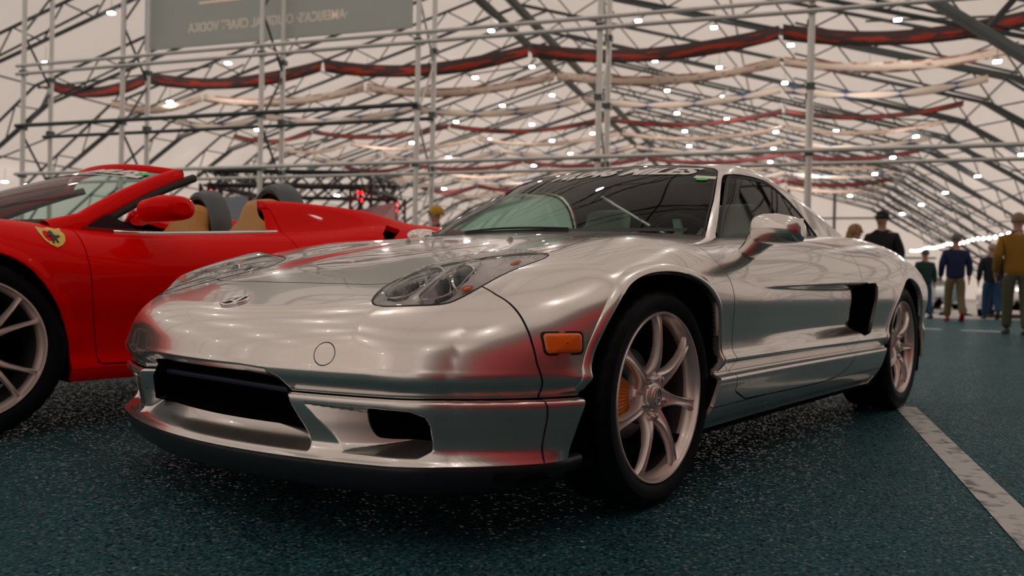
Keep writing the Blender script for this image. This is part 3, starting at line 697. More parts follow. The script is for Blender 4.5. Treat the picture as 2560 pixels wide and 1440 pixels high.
# openings: grille pocket, brake ducts, side intakes, wheel wells
def pocket(name, poly, to3, vec, m=M_VOID):
    a = [Vector(to3(*q)) for q in poly]; v = Vector(vec); n = len(a)
    mb = MB(); mb.add(a+[p+v for p in a], [(i, (i+1) % n, n+(i+1) % n, n+i) for i in range(n)]+[tuple(range(n, 2*n))]); return mb.build(name, m, CAR)
g = [(y, z) for y, z in GRHOLE if y > 0]; gp = g+[(-y, z) for y, z in reversed(g)]
def fx(y, z):
    O = np.array([[.2, abs(y), z]]); return float(solve_rays(f_lower, O, np.array([[1., 0, 0]]), 1.0, 60)[0][0])
pocket('grille_opening', gp, lambda y, z: (fx(y, z)+.002, y, z), (-.20, 0, 0))
for s in (1, -1):
    pocket('brake_duct', DUCTHOLE, lambda y, z: (fx(y, z)+.002, s*y, z), (-.16, -.02*s, 0))
def open_chain(A):
    Q = np.asarray(A, float)
    for _ in range(2): Q = np.concatenate([Q[:1], np.stack([.75*Q[:-1]+.25*Q[1:], .25*Q[:-1]+.75*Q[1:]], 1).reshape(-1, 2), Q[-1:]])
    return [(x, z) for x, z in Q if z > .16]
def ys(x, z):
    O = np.array([[x, .0, z]]); return float(solve_rays(f_lower, O, np.array([[0, 1., 0]]), 1.2, 60)[0][1])
for s in (1, -1):
    pocket('side_intake', INTP, lambda x, z: (x, s*(ys(x, z)+.001), z), (-.06, -.20*s, 0))
    for A in (A_FRONT, A_REAR):
        P = open_chain(A); a = [Vector((x, s*(ys(x, max(z, .2))-.016), z)) for x, z in P]; n_ = len(a)
        mb = MB(); mb.add(a+[p+Vector((0, -.42*s, 0)) for p in a], [(i, i+1, n_+i+1, n_+i) for i in range(n_-1)]+[tuple(range(n_, 2*n_))]); mb.build('wheel_well', M_VOID, CAR)
def arch_lip(A, name, zmin, W_=.026, H_=.0075):
    P = np.array([q for q in smooth_poly(A, 3)]); P = P[(P[:, 1] > zmin)]; d = np.gradient(P, axis=0); d /= np.linalg.norm(d, axis=1)[:, None]; nr = np.stack([-d[:, 1], d[:, 0]], 1)
    c = P.mean(0); nr *= np.sign(((P-c)*nr).sum(1))[:, None]
    rows = []
    for off, h in ((0, -.020), (0, H_*.2), (.002, H_*.75), (.006, H_), (W_*.55, H_*.9), (W_*.8, H_*.45), (W_, 0.0), (W_*1.02, -.004)):
        q = P+nr*off; Y = solve_rays(f_lower, np.stack([q[:, 0], 0*q[:, 0], q[:, 1]], 1), np.tile([0, 1., 0], (len(q), 1)), 1.2, 50)[:, 1]; rows.append(np.stack([q[:, 0], Y+h, q[:, 1]], 1))
    for s in (1, -1):
        mb = MB(); mb.grid([[tuple(p_*[1, s, 1]) for p_ in r] for r in rows]); mb.build(name, M_SILVER, CAR, True, 60)
arch_lip(A_FRONT, 'front_arch_lip', .352); arch_lip(A_REAR, 'rear_arch_lip', .345)
mb = MB(); mb.box((.790, 0, .336), (.02, .60, .016)); o = mb.build('grille_bar', mat('grille_bar_blue_black', (.012, .030, .060), .4), CAR); bevel(o, .006, 3)
mb = MB(); mb.box((-1.2, 0, .165), (3.6, 1.66, .02)); mb.build('underbody', M_VOID, CAR)
# pillars' vent slits on the valance (thin dark joints beside the grille)
mb = MB()
for z in (.338, .312, .282):
    for s in (-1,):
        mb.tube([(fx(.40, z)+.0005, s*.352, z+.002), (fx(.40, z)-.004, s*.385, z)], .0016, 6)
mb.build('pillar_joint', M_BLACK, O_VAL)

# ---- headlamps
BOWL_A = smooth_poly([(.662,.462),(.60,.415),(.50,.392),(.42,.388),(.405,.410),(.46,.448),(.53,.485),(.60,.520),(.65,.530),(.675,.500)], 2)
BOWL_B = smooth_poly([(.46,.478),(.40,.452),(.34,.448),(.325,.470),(.37,.515),(.45,.562),(.54,.606),(.59,.618),(.632,.595),(.655,.562),(.59,.540),(.52,.508)], 2)
def lamp(sk, sgn):
    lens = Skin(sk.V.copy(), sk.N, sk.F)
    d = -sdpoly(HLP, sk.V[:, 0], np.abs(sk.V[:, 1])); lens.V = sk.V+sk.N*(.024*sstep(0, .07, d))[:, None]
    lens.N = lens.N
    o = mesh('headlamp', lens.V, lens.F, M_LENS, CAR, True, None); o['label'] = 'clear headlamp cover'
    mb = MB()
    for i, j in sk.border(): mb.tube([sk.V[i]-sk.N[i]*.0015, sk.V[j]-sk.N[j]*.0015], .0026, 5, cap=False)
    mb.build('headlamp_seal', M_BLACK, o, True, 60)
    # pits for the two reflectors, (cx, cy, direction to the front, long, wide, depth)
    X, Y = sk.V[:, 0], np.abs(sk.V[:, 1]); dep = .0035+.0165*sstep(0, .03, d)-.018*sstep(.01, .06, d)
    ramp_ = np.clip((.69-X)/.26, 0, 1)**.8; m_ = np.minimum(sdpoly(BOWL_A, X, Y), sdpoly(BOWL_B, X, Y))
    dep = np.where(m_ < 0, dep+(.010+.062*ramp_)*sstep(0, .016, -m_), dep)
    B = Skin(sk.V-np.array([.25, 0, .97])*dep[:, None], sk.N, sk.F)
    bw, bz = B.cut(lambda x, y, z: np.minimum(sdpoly(BOWL_A, x, np.abs(y)), sdpoly(BOWL_B, x, np.abs(y)))+.002); rear, bz = bz.cut(lambda x, y, z: -((np.abs(y)-.605)+(.42-x)*.55))
    mesh('headlamp_bezel', bz.V, bz.F, M_BEZEL2, o, True, None); mesh('headlamp_bowls', bw.V, bw.F, M_BOWL, o, True, None)
    mesh('faceted_reflector', rear.V, rear.F, M_FACET, o, True, None)
    for cx, cy, R in ((.450, .428, .026), (.440, .520, .031)):
        zt = float(S_zc(cx))-.030; c = Vector((cx, sgn*cy, zt)); dr = Vector((.93, .12*sgn, .30)).normalized(); q = dr.to_track_quat('Z', 'Y').to_matrix()
        mb = MB(); mb.lathe([(R*math.cos(t), .016*math.sin(t)) for t in np.linspace(0, PI/2, 8)], 28, 'z'); mb.V = [tuple(q @ Vector(v)+c) for v in mb.V]; mb.build('projector_lens', M_LAMPGLASS, o, True, 60)
        mb = MB(); mb.lathe([(R, -.02), (R, .004), (R+.004, .007), (R+.008, .004), (R+.008, -.02)], 28, 'z'); mb.V = [tuple(q @ Vector(v)+c) for v in mb.V]; mb.build('projector_ring', M_CHROME, o, True, 40)
    for BP in (BOWL_A, BOWL_B):       # thin bright rims of the two bowls
        pts = []
        for x, y in BP:
            i = int(np.argmin((sk.V[:, 0]-x)**2+(np.abs(sk.V[:, 1])-y)**2)); P = sk.V[i]; n = sk.N[i]
            z = P[2]-(n[0]*(x-P[0])+n[1]*(sgn*y-P[1]))/n[2]; pts.append((x, sgn*y, z-.000))
        mb = MB(); mb.tube(pts, .0021, 6, closed=True); mb.build('bowl_rim', M_CHROME, o, True, 60)
    # amber reflector block; the rear amber piece paints in an orange reflection
    for cx, cy, r, mm in ((.545, .632, (.020, .013, .005), M_AMBER), (.35, .625, (.020, .009, .004), M_AMBER)):
        i = int(np.argmin((sk.V[:, 0]-cx)**2+(np.abs(sk.V[:, 1])-cy)**2)); c = Vector(sk.V[i]-sk.N[i]*.002)
        mb = MB(); mb.lathe([(math.cos(t), math.sin(t)) for t in np.linspace(-PI/2, PI/2, 9)], 16, 'z'); mb.V = [(c[0]+v[0]*r[0], c[1]+v[1]*r[1], c[2]+v[2]*r[2]-.25*(v[0]*r[0])) for v in mb.V]
        k = mb.build('indicator_and_reflection', mm, o, True, 60); k['label'] = 'amber indicator reflector and its orange reflection'
for s_, g_ in ((hl, 1), (hl.mirrored(), -1)): lamp(s_, g_)

# ---- greenhouse
WSP = [(-.1,-.1),(-.1,.90),(-.40,.765),(-.586,.690),(-.702,.652),(-.842,.603),(-1.004,.539),(-1.085,.505),(-1.108,.480),(-1.122,.40),(-1.138,.20),(-1.145,-.1)]
SGP = smooth_poly([(-.60,.66),(-.640,.762),(-.782,.865),(-.948,.972),(-1.060,1.044),(-1.10,1.056),(-1.227,1.066),(-1.424,1.069),(-1.504,1.059),(-1.612,1.018),(-1.713,.944),(-1.779,.874),(-1.84,.815),(-1.90,.66)], 1)
RWP = smooth_poly([(-1.60,-.2),(-1.60,.40),(-1.70,.47),(-2.4,.44),(-2.62,.40),(-2.66,-.2)], 1)
V, N, Q = shell(f_green, -3.0, -.34, .60, .05, PI/2, 150, .012, 2)
gh = Skin(V, N, [tuple(q) for q in Q])
gh = gh.cut(lambda x, y, z: -f_lower(x, y, z)-.004)[0]
ws, gh = gh.cut(lambda x, y, z: sdpoly(WSP, x, y), .004)
sg, gh = gh.cut(lambda x, y, z: np.where(y > .40, sdpoly(SGP, x, z), 1.0), .007)
rw, gh = gh.cut(lambda x, y, z: np.where(z > .8, sdpoly(RWP, x, y), 1.0), .004)
front_p, roof = gh.cut(lambda x, y, z: -(x+5))
O_ROOF = whole('roof', gh, M_SILVER, .018)
O_WS = whole('windscreen', ws, M_GLASS, 0)
both('side_window', sg, M_GLASS, 0); whole('rear_window', rw, M_GLASS, 0)
gl = Skin(gh.V-gh.N*.020, gh.N, gh.F); g2 = gl.join(gl.mirrored()); mesh('headliner', g2.V, g2.F, M_CABIN, CAR, True, g2.N)
def border_tube(name, sk, r, m, off=-.002, keep=None):
    for S in (sk, sk.mirrored()):
        mb = MB()
        for i, j in S.border():
            a, b = S.V[i]+S.N[i]*off, S.V[j]+S.N[j]*off
            if abs(a[1]) < 1e-3 and abs(b[1]) < 1e-3: continue
            if keep is not None and not keep(a, b): continue
            mb.tube([a, b], r, 5, cap=False)
        mb.build(name, m, CAR, True, 60)
border_tube('window_seal', sg, .0075, M_BLACK)
border_tube('windscreen_seal', ws, .004, M_BLACK)
# black shade band and lettering on the windscreen
_xs, _wy = np.linspace(-1.16, -.40, 96), np.linspace(-.74, .74, 149)
_X, _Y = [c.ravel() for c in np.meshgrid(_xs, _wy, indexing='ij')]
_Xr = _X-.44*_Y*_Y
for _ in range(4): _Xr = _X-.44*_Y*_Y*sstep(-1.6, -.9, _Xr)
_fg = lambda a, b, c: f_green(a, np.abs(b), c)
_P = solve_rays(_fg, np.stack([_Xr, _Y, 0*_X+.5], 1), np.tile([0, 0, 1.], (len(_X), 1)), .9, 45); _Nw = grad(_fg, _P)
def ws_pt(xs, y, off=.003):
    """point on the windscreen; xs runs up the glass, y across"""
    i = min(94.999, max(0, (xs+1.16)/.76*95)); j = min(147.999, max(0, (y+.74)/1.48*148)); a, b = int(i), int(j); u, v = i-a, j-b; k = a*149+b
    mix = lambda A: (A[k]*(1-v)+A[k+1]*v)*(1-u)+(A[k+149]*(1-v)+A[k+150]*v)*u
    return Vector(mix(_P)+mix(_Nw)*off)
k = decal_text('mileage_lettering', '10,046 MILES', M_WHITE, O_WS, lambda u, v: ws_pt(-.893-v-.02*u, -.21+u), .66, .120, .25, .045); k['label'] = 'white mileage lettering'
mb = MB(); mb.add([ws_pt(-.885, .455), ws_pt(-.885, .535), ws_pt(-.915, .530), ws_pt(-.915, .455)], [(0, 1, 2, 3)]); mb.build('price_tag', M_WHITE, O_WS)
mb = MB(); mb.add([ws_pt(-.872+.013*math.sin(t), .492+.022*math.cos(t), .004) for t in np.linspace(0, 2*PI, 20, endpoint=False)], [tuple(range(20))]); k = mb.build('sticker', mat('green_sticker', (.06, .75, .12), .5), O_WS); k['label'] = 'small green sticker'
G = [[ws_pt(xs, y, -.003) for y in np.linspace(-.5, .5, 25)] for xs in np.linspace(-1.10, -.985, 5)]
# interior
def seat(y):
    mb = MB()
    def blk(pts, w0, w1, th):   # loft of rounded rectangles along pts
        R = []
        for i, (p, ww, t) in enumerate(pts):
            d = Vector(pts[min(i+1, len(pts)-1)][0])-Vector(pts[max(i-1, 0)][0]); d.normalize(); nrm = Vector((0, 1, 0)).cross(d).normalized(); row = []
            for a in np.linspace(0, 2*PI, 20, endpoint=False):
                ca, sa = math.cos(a), math.sin(a); row.append(Vector(p)+Vector((0, ww, 0))*(abs(ca)**.5*np.sign(ca))+nrm*t*(abs(sa)**.6*np.sign(sa)))
            row.append(row[0]); R.append(row)
        mb.grid(R); mb.add(R[0][:-1], [tuple(range(20))]); mb.add(R[-1][:-1], [tuple(range(20))])
    blk([((-1.42, y, .46), .22, .09), ((-1.50, y, .62), .24, .09), ((-1.56, y, .76), .22, .075), ((-1.60, y, .86), .16, .06), ((-1.62, y, .90), .12, .055), ((-1.64, y, .965), .12, .05), ((-1.645, y, .985), .09, .03)], 0, 0, 0)
    blk([((-1.40, y, .42), .24, .08), ((-1.15, y, .45), .25, .09), ((-.95, y, .47), .24, .07)], 0, 0, 0)
    return mb.build('seat', M_LEATHER, CAR, True, 60)
seat(.35); seat(-.35)
mb = MB(); mb.grid([[(x, y, z-.05*abs(y)**3) for y in np.linspace(-.66, .66, 21)] for x, z in ((-.58, .785), (-.70, .80), (-.85, .80), (-.95, .775), (-1.0, .72), (-1.0, .55))]); o = mb.build('dashboard', mat('dash_grey', (.30, .34, .31), .6), CAR, True, 60)
mb = MB(); mb.grid([[(-1.0-.04*math.sin(t)+.0, .35+.22*math.cos(t), .72+.10*math.sin(t)*k) for t in np.linspace(0, PI, 14)] for k in (1, .6)]); mb.build('instrument_hood', M_LEATHER, CAR, True, 60)
sw = Vector((-1.09, .36, .735)); q = Euler((0, math.radians(-66), 0)).to_matrix()
mb = MB(); mb.tube([sw+q @ Vector((.175*math.cos(t), .175*math.sin(t), 0)) for t in np.linspace(0, 2*PI, 36, endpoint=False)], .014, 8, closed=True)
o = mb.build('steering_wheel', M_BLACK, CAR, True, 60)
mb = MB(); mb.lathe([(0, .03), (.05, .028), (.07, .01), (.07, -.03)], 20, 'z')
for t in (0, PI, -PI/2): mb.box((.11*math.cos(t), .11*math.sin(t), 0), (.12 if abs(math.cos(t)) > .5 else .035, .035 if abs(math.cos(t)) > .5 else .12, .012))
mb.V = [tuple(q @ Vector(v)+sw) for v in mb.V]; mb.build('steering_hub', M_LEATHER, o, True, 40)
mb = MB(); mb.box((-1.0, .0, 1.02), (.03, .22, .06)); bevel(mb.build('interior_mirror', M_BLACK, CAR), .012, 3)
mb = MB(); mb.box((-1.80, 0, .62), (.04, 1.2, .34)); mb.build('bulkhead', M_LEATHER, CAR)
mb = MB(); mb.box((-1.25, 0, .40), (1.2, 1.3, .04)); mb.build('cabin_floor', M_CABIN, CAR)
for s in (1, -1):
    mb = MB(); mb.grid([[(x, s*(.78-.02), z) for z in (.42, .60, .73)] for x in np.linspace(-.55, -1.75, 8)]); mb.build('door_card', M_LEATHER, CAR)
    mb = MB(); mb.prism([(-.66, .745), (-.80, .745), (-.775, .80), (-.72, .85), (-.69, .835)], (0, s*.715, 0), (1, 0, 0), (0, -.33*s, .94), (0, -.012*s, 0)); mb.build('quarter_light_panel', M_BLACK, CAR)
# cowl and wipers
mb = MB(); mb.grid([[tuple(ws_pt(xs, y, .002)) for y in np.linspace(-.62, .62, 31)] for xs in (-.425, -.435, -.445)]); mb.build('cowl_panel', M_BLACK, CAR, True)
for y0, y1 in ((-.30, .22),):
    mb = MB(); mb.tube([ws_pt(-.436-.012*math.sin(PI*t), y0+(y1-y0)*t, .008) for t in np.linspace(0, 1, 10)], .0045, 6); mb.build('wiper', M_BLACK, CAR, True)
for y in (-.24, .24):
    mb = MB(); P = Vector((-.09, y, float(solve_rays(f_lower, np.array([[-.09, abs(y), .4]]), np.array([[0, 0, 1.]]), .8)[0][2])))
    mb.add([P+Vector(v) for v in ((.012, -.008, -.004), (.012, .008, -.004), (-.014, .010, -.004), (-.014, -.010, -.004), (.002, -.002, .013), (.002, .002, .013), (-.010, .003, .012), (-.010, -.003, .012))], [(0, 1, 5, 4), (1, 2, 6, 5), (2, 3, 7, 6), (3, 0, 4, 7), (4, 5, 6, 7)])
    o = mb.build('washer_jet', mat('washer_jet_grey', (.35, .33, .33), .35, .6), O_HOOD); bevel(o, .002)
# nose badge
def on_nose(u, v, off=0.0):      # u across (y), v up the slope
    x = .771-v*.93; O = np.array([[x, abs(u), .3]]); P = solve_rays(f_lower, O, np.array([[0, 0, 1.]]), .6)[0]
    return Vector((x, u, P[2]))+Vector((.34, 0, .94))*off
mb = MB(); E = [(.043*math.cos(t), .034*math.sin(t)) for t in np.linspace(0, 2*PI, 36, endpoint=False)]
mb.tube([on_nose(a, b, .003) for a, b in E], .0042, 8, closed=True); B_ = mb.build('badge', M_CHROME, CAR, True, 60); B_['label'] = 'oval chrome badge on the nose'
mb = MB(); mb.add([on_nose(a, b, .002) for a, b in E], [tuple(range(36))]); mb.build('badge_field', mat('badge_field_dark', (.10, .11, .12), .25, .8), B_)
mb = MB()
for s in (-1, 1): mb.tube([on_nose(s*.004, .030, .004), on_nose(s*.022, -.022, .004)], [.003, .0045], 6)
mb.tube([on_nose(-.014, -.004, .004), on_nose(.014, -.004, .004)], .0028, 6); mb.build('badge_mark', M_CHROME, B_, True, 60)
# side markers
for s in (1, -1):
    x0, x1, z0, z1 = .412, .508, .447, .494
    def rr(g, r):     # rounded rectangle
        P = []
        for cx, cz, a0 in ((x1-r+g, z1-r+g, 0), (x0+r-g, z1-r+g, 90), (x0+r-g, z0+r-g, 180), (x1-r+g, z0+r-g, 270)):
            for a in range(0, 91, 18): P.append((cx+r*math.cos(math.radians(a0+a)), cz+r*math.sin(math.radians(a0+a))))
        return P
    def sp(x, z, off): return Vector((x, s*(ys(x, z)+off), z))
    o2, o1 = rr(.004, .012), rr(0, .010); n = len(o1)
    mb = MB(); mb.add([sp(*q, .0) for q in o2]+[sp(*q, .003) for q in o2]+[sp(*q, .003) for q in o1], [(i, (i+1) % n, n+(i+1) % n, n+i) for i in range(n)]+[(n+i, n+(i+1) % n, 2*n+(i+1) % n, 2*n+i) for i in range(n)])
    F_ = mb.build('side_marker', M_BLACK, CAR, True, 40); F_['label'] = 'amber side marker lamp in a black surround'
    rows = []
    for k, off in ((1, .0015), (.93, .0055), (.8, .0075), (.45, .008), (.05, .008)):
        cx, cz = (x0+x1)/2, (z0+z1)/2; rows.append([sp(cx+(a-cx)*k, cz+(b-cz)*k, off) for a, b in o1]); rows[-1].append(rows[-1][0])
    mb = MB(); mb.grid(rows); mb.build('marker_lens', M_AMBER, F_, True, 50)
# door mirrors
def mirror(s):
    ca_, sa_ = (1, 0) if s > 0 else (math.cos(1.36), math.sin(1.36))      # the far one is folded back
    def fold(P):
        dx, dy = P[0]+.69, abs(P[1])-.80; return Vector((-.69+dx*ca_-dy*sa_, s*(.80+dx*sa_+dy*ca_), P[2]))
    def loft(ST, cap0=True, cap1=True):
        rows = []
        for c, rx, rn, e in ST:
            row = []
            for t in np.linspace(0, 2*PI, 32, endpoint=False):
                ca, sa = math.cos(t), math.sin(t)
                row.append(Vector((c[0]+rx*abs(ca)**e*np.sign(ca), s*c[1], c[2]+rn*abs(sa)**e*np.sign(sa))))
            rows.append(row+[row[0]])
        mb = MB(); mb.grid(rows)
        if cap0: mb.add(rows[0][:-1], [tuple(range(32))])
        if cap1: mb.add(rows[-1][:-1], [tuple(range(32))])
        return mb
    mb = loft([((-.650,.842,.800),.030,.026,.9),((-.650,.848,.801),.046,.038,.85),((-.652,.860,.803),.062,.047,.8),((-.655,.890,.8045),.074,.0515,.8),((-.655,.930,.803),.075,.051,.8),((-.655,.968,.800),.068,.046,.8),((-.655,.992,.797),.058,.040,.8),((-.655,1.004,.795),.045,.031,.85),((-.655,1.010,.794),.026,.018,.9)])
    nk = []
    for x, y, z, rx, rn in ((-.688,.788,.718,.056,.026),(-.684,.812,.729,.050,.029),(-.676,.834,.745,.047,.034),(-.666,.856,.766,.052,.040),(-.660,.885,.784,.062,.044)):
        d = Vector((0, .6, .8)); up = Vector((0, -.8, .6)); row = []
        for t in np.linspace(0, 2*PI, 32, endpoint=False):
            p_ = Vector((x, y, z))+Vector((rx*math.cos(t), 0, 0))+up*rn*math.sin(t); row.append(Vector((p_.x, s*p_.y, p_.z)))
        nk.append(row+[row[0]])
    mb.grid(nk[1:]); mb.V = [tuple(fold(v)) for v in mb.V]; o = mb.build('door_mirror', M_SILVER, CAR, True, 60)
    mb = MB(); mb.grid(nk[:2]); mb.build('mirror_foot', M_BEZEL, o, True, 60)
    mb = MB(); mb.box((-.728, s*.925, .803), (.006, .12, .078)); mb.V = [tuple(fold(v)) for v in mb.V]; bevel(mb.build('mirror_glass', M_CHROME, o), .003)
mirror(1); mirror(-1)

# ---- wheels
def spoke_wheel(name, parent, c, s, R, rim, tw, ns=7, rot=90, paint=M_RIM, cal=None, style='seven'):
    """axis along y, s=+1 faces left; local builder then moved to c"""
    sc = rim/.232
    def fin(mb, nm, m, par, sharp=40):
        mb.V = [(c[0]+v[0]*1.0, c[1]+s*v[1], c[2]+v[2]) for v in mb.V]; return mb.build(nm, m, par, True, sharp)
    mb = MB(); mb.lathe([(.2365*sc, -.012), (.237*sc, -.004), (.2335*sc, .001), (.2285*sc, .000), (.2255*sc, -.006), (.2225*sc, -.016), (.216*sc, -.022), (.213*sc, -.045)], 84)
    # hub
    if style == 'seven':
        mb.lathe([(0, -.018), (.030, -.018), (.036, -.020), (.040, -.028), (.066, -.030), (.078, -.040), (.082, -.070)], 42)
        st = [(.050, .034, -.028, .032), (.066, .0275, -.020, .032), (.085, .0190, -.010, .030), (.11, .0142, -.004, .026), (.145, .0124, -.001, .022), (.18, .0132, -.002, .020), (.205, .0162, -.005, .018), (.224, .0260, -.010, .016)]
        angs = [rot+360/ns*k for k in range(ns)]; offs = [0]
    else:
        mb.lathe([(0, -.03), (.05, -.03), (.066, -.034), (.08, -.05), (.085, -.08)], 42)
        st = [(.045, .016, -.034, .045), (.085, .0135, -.020, .04), (.13, .0105, -.010, .03), (.18, .0088, -.005, .026), (.21, .0092, -.005, .022), (.232, .0125, -.009, .018)]; st = [(a*sc/ (1.0), b, d, t) for a, b, d, t in st]
        angs = [rot+360/ns*k for k in range(ns)]
    for a in angs:
        a = math.radians(a); rows = []
        pair = [(0, 0)] if style == 'seven' else [(-1, 0), (1, 0)]
        for sg_, _ in pair:
            rows = []
            for r, hw, top, th in st:
                r_ = r*(sc if style == 'seven' else 1); da = 0 if style == 'seven' else sg_*(.09+.27*min(1, max(0, (r-.045)/.19))*1.0)*.62
                ca, sa = math.cos(a+da), math.sin(a+da); cx, cz = r_*ca, r_*sa; tx, tz = -sa, ca
                prof = [(-1.0, top-th), (-1.0, top-.012), (-.62, top-.001), (-.25, top-.004), (.25, top-.004), (.62, top-.001), (1.0, top-.012), (1.0, top-th)] if style == 'seven' else [(-1.0, top-th), (-1.0, top-.008), (-.5, top), (.5, top), (1.0, top-.008), (1.0, top-th)]
                rows.append([(cx+tx*hw*p, y, cz+tz*hw*p) for p, y in prof])
            mb.grid(rows)
    W = fin(mb, name, paint, parent, 50)
    mb = MB(); mb.lathe([(.2125*sc, -.044), (.205*sc, -.07), (.200*sc, -.13), (.21*sc, -.18), (.222*sc, -.20)], 60); fin(mb, 'rim_barrel', M_BARREL, W)
    # tyre
    n = 144; prof = [(rim*1.018, -.014), (rim*1.03, -.001), (rim+.024, .006), (rim+(R-rim)*.62, .006), (R-.012, -.004), (R-.004, -.014), (R, -.028), (R, -.05), (R-.006, -.052), (R-.006, -.060), (R, -.062), (R, -tw/2-.01), (R-.006, -tw/2-.012), (R-.006, -tw/2+.0), (R, -tw+.06), (R, -tw+.03), (R-.01, -tw+.01), (rim, -tw)]
    prof = sorted(prof, key=lambda q: 0) ; V_ = []; m_ = len(prof); F_ = []
    for i in range(n):
        a = 2*PI*i/n
        for k, (r, t) in enumerate(prof):
            aa = a+(.10*(t+.004)/.05 if k >= 4 else 0); rr_ = r-(.005 if (k in (5, 6, 7) and i % 4 == 0) else 0); V_.append((rr_*math.cos(aa), t, rr_*math.sin(aa)))
    for i in range(n):
        j = (i+1) % n
        for k in range(m_-1): F_.append((i*m_+k, i*m_+k+1, j*m_+k+1, j*m_+k))
    mb = MB(); mb.add(V_, F_); fin(mb, 'tyre', M_RUBBER, W, 30)
    mb = MB(); mb.lathe([(.04, -.125), (.04, -.110), (.128, -.110), (.128, -.135), (.04, -.135)], 48); fin(mb, 'brake_disc', M_DISC, W)
    if cal:
        mb = MB(); a0, a1, mm = cal; P = []
        for i, t in enumerate(np.linspace(math.radians(a0), math.radians(a1), 25)):
            k = .003*(1 if i % 2 else 0); P.append([(r*math.cos(t), y, r*math.sin(t)) for r, y in ((.074, -.080), (.082, -.056-k), (.136, -.050-k), (.150, -.058-k), (.152, -.13))])
        mb.grid(P); mb.add(P[0], [tuple(range(5))]); mb.add(P[-1], [tuple(range(5))]); fin(mb, 'brake_caliper', mm, W, 25)['label'] = 'ribbed brake caliper'
    nl = 5
    for k in range(nl):
        a = math.radians(rot+36+72*k); mb = MB(); rr_ = .055
        mb.lathe([(0, .0), (.0055, -.001), (.0085, -.004), (.0095, -.018)], 6); mb.V = [(v[0]+rr_*math.cos(a), v[1]-.012, v[2]+rr_*math.sin(a)) for v in mb.V]; fin(mb, 'lug_nut', M_CHROME, W, 25)
    if style == 'seven':
        mb = MB(); mb.lathe([(0, -.0135), (.026, -.0135), (.029, -.0155), (.031, -.020)], 32); H = fin(mb, 'hub_cap', paint, W)
        mb = MB(); mb.tube([(.0195*math.cos(t), -.0125, .0235*math.sin(t)) for t in np.linspace(0, 2*PI, 28, endpoint=False)], .0022, 6, closed=True)
        for q_ in (-1, 1): mb.tube([(q_*.003, -.012, .018), (q_*.012, -.012, -.014)], .0022, 6)
        mb.tube([(-.008, -.012, -.003), (.008, -.012, -.003)], .0016, 6); fin(mb, 'hub_mark', M_BEZEL, W)
        mb = MB(); a = math.radians(rot-54); mb.tube([(.205*sc*math.cos(a), -.03, .205*sc*math.sin(a)), (.19*sc*math.cos(a), -.012, .19*sc*math.sin(a))], .004, 6); fin(mb, 'tyre_valve', M_BLACK, W)
    return W
for s in (1, -1):
    spoke_wheel('front_wheel', CAR, (0, s*.862, .302), s, .302, .232, .205, rot=88, cal=(-28, 26, M_CAL))
    spoke_wheel('rear_wheel', CAR, (-2.53, s*.872, .318), s, .318, .232, .245, rot=80, cal=(150, 205, M_CAL))
# ------------------------------------------------------------------ RED OPEN CAR beside it
M_RED = mat('red_paint', (.92, .0008, .0006), .4, .0, .16, spec=.04)
M_TAN = noise_bump(mat('tan_leather', (.60, .30, .07), .5), 40, .08, .002)
M_GREYT = mat('grey_hoop', (.10, .12, .13), .4, .3)
M_REDCAL = mat('red_caliper', (.55, .012, .008), .4, 0, .4)
R_zs = spl([(1.15,.36),(.9,.50),(.6,.655),(.3,.765),(0,.812),(-.25,.808),(-.45,.792),(-.95,.806),(-1.37,.838),(-1.7,.872),(-2.0,.922),(-2.35,.938),(-2.8,.925),(-3.2,.87),(-3.6,.72)])
R_zc = spl([(1.2,.34),(.9,.46),(.5,.61),(.1,.73),(-.25,.82),(-.6,.86),(-1.2,.86),(-1.6,.88),(-2.2,.90),(-2.8,.90),(-3.2,.86),(-3.6,.72)])
R_W = spl([(1.3,.60),(1.0,.76),(.7,.875),(.4,.935),(0,.955),(-.5,.945),(-1.0,.935),(-1.5,.945),(-2.0,.965),(-2.6,.97),(-3.0,.95),(-3.4,.88)])
R_prof = spl([(.10,-.12),(.18,-.05),(.24,-.028),(.30,-.040),(.40,-.030),(.52,-.004),(.60,.002),(.68,-.006),(.76,-.030),(.85,-.075),(.95,-.15)], 'p')
RA_F = [(.40,.0),(.365,.22),(.345,.36),(.30,.48),(.225,.588),(.145,.652),(.05,.688),(-.05,.690),(-.143,.656),(-.215,.585),(-.285,.48),(-.330,.358),(-.347,.221),(-.35,.0)]
RA_R = [(a-2.60, b*1.02) for a, b in RA_F]
def f_red(x, y, z):
    zc, zs, W = R_zc(x), R_zs(x), R_W(x); t = y/.70; u = np.maximum(y-.70, 0)
    hump = .150*sstep(-1.300, -1.345, x)*sstep(-2.35, -1.42, x)**.7*sstep(.53, .62, y)*sstep(.80, .68, y)
    T_ = zs+(zc-zs)*np.clip(1-t*t, 0, 1)-1.2*u*u+hump
    ft = (z-T_)/np.sqrt(1+((R_zs(x+.01)-R_zs(x-.01))/.02)**2)
    rf = np.minimum(np.maximum(sdpoly(RA_F, x, z), 0), np.maximum(sdpoly(RA_R, x, z), 0))
    lip = .010*np.exp(-((rf-.006)/.02)**2)*sstep(.25, .40, z)
    fs = y-(W+R_prof(z)+lip)
    ff = (x-(1.12-.30*y*y-.25*np.maximum(z-.45, 0)))*.9; fr = (-3.50+.2*y*y)-x
    return smax(smax(smax(ft, fs, .12), ff, .25), fr, .2)
RED = thing('roadster', 'red open two-seat sports car with tan seats, left of the silver coupe', 'car', (.95, -2.265, 0))
V, N, Q = shell(f_red, -3.4, .35, .42, -1.0, PI/2, 150, .022, 46)
rb = Skin(V, N, [tuple(q) for q in Q]); _, rb = rb.cut(lambda x, y, z: z-.19)
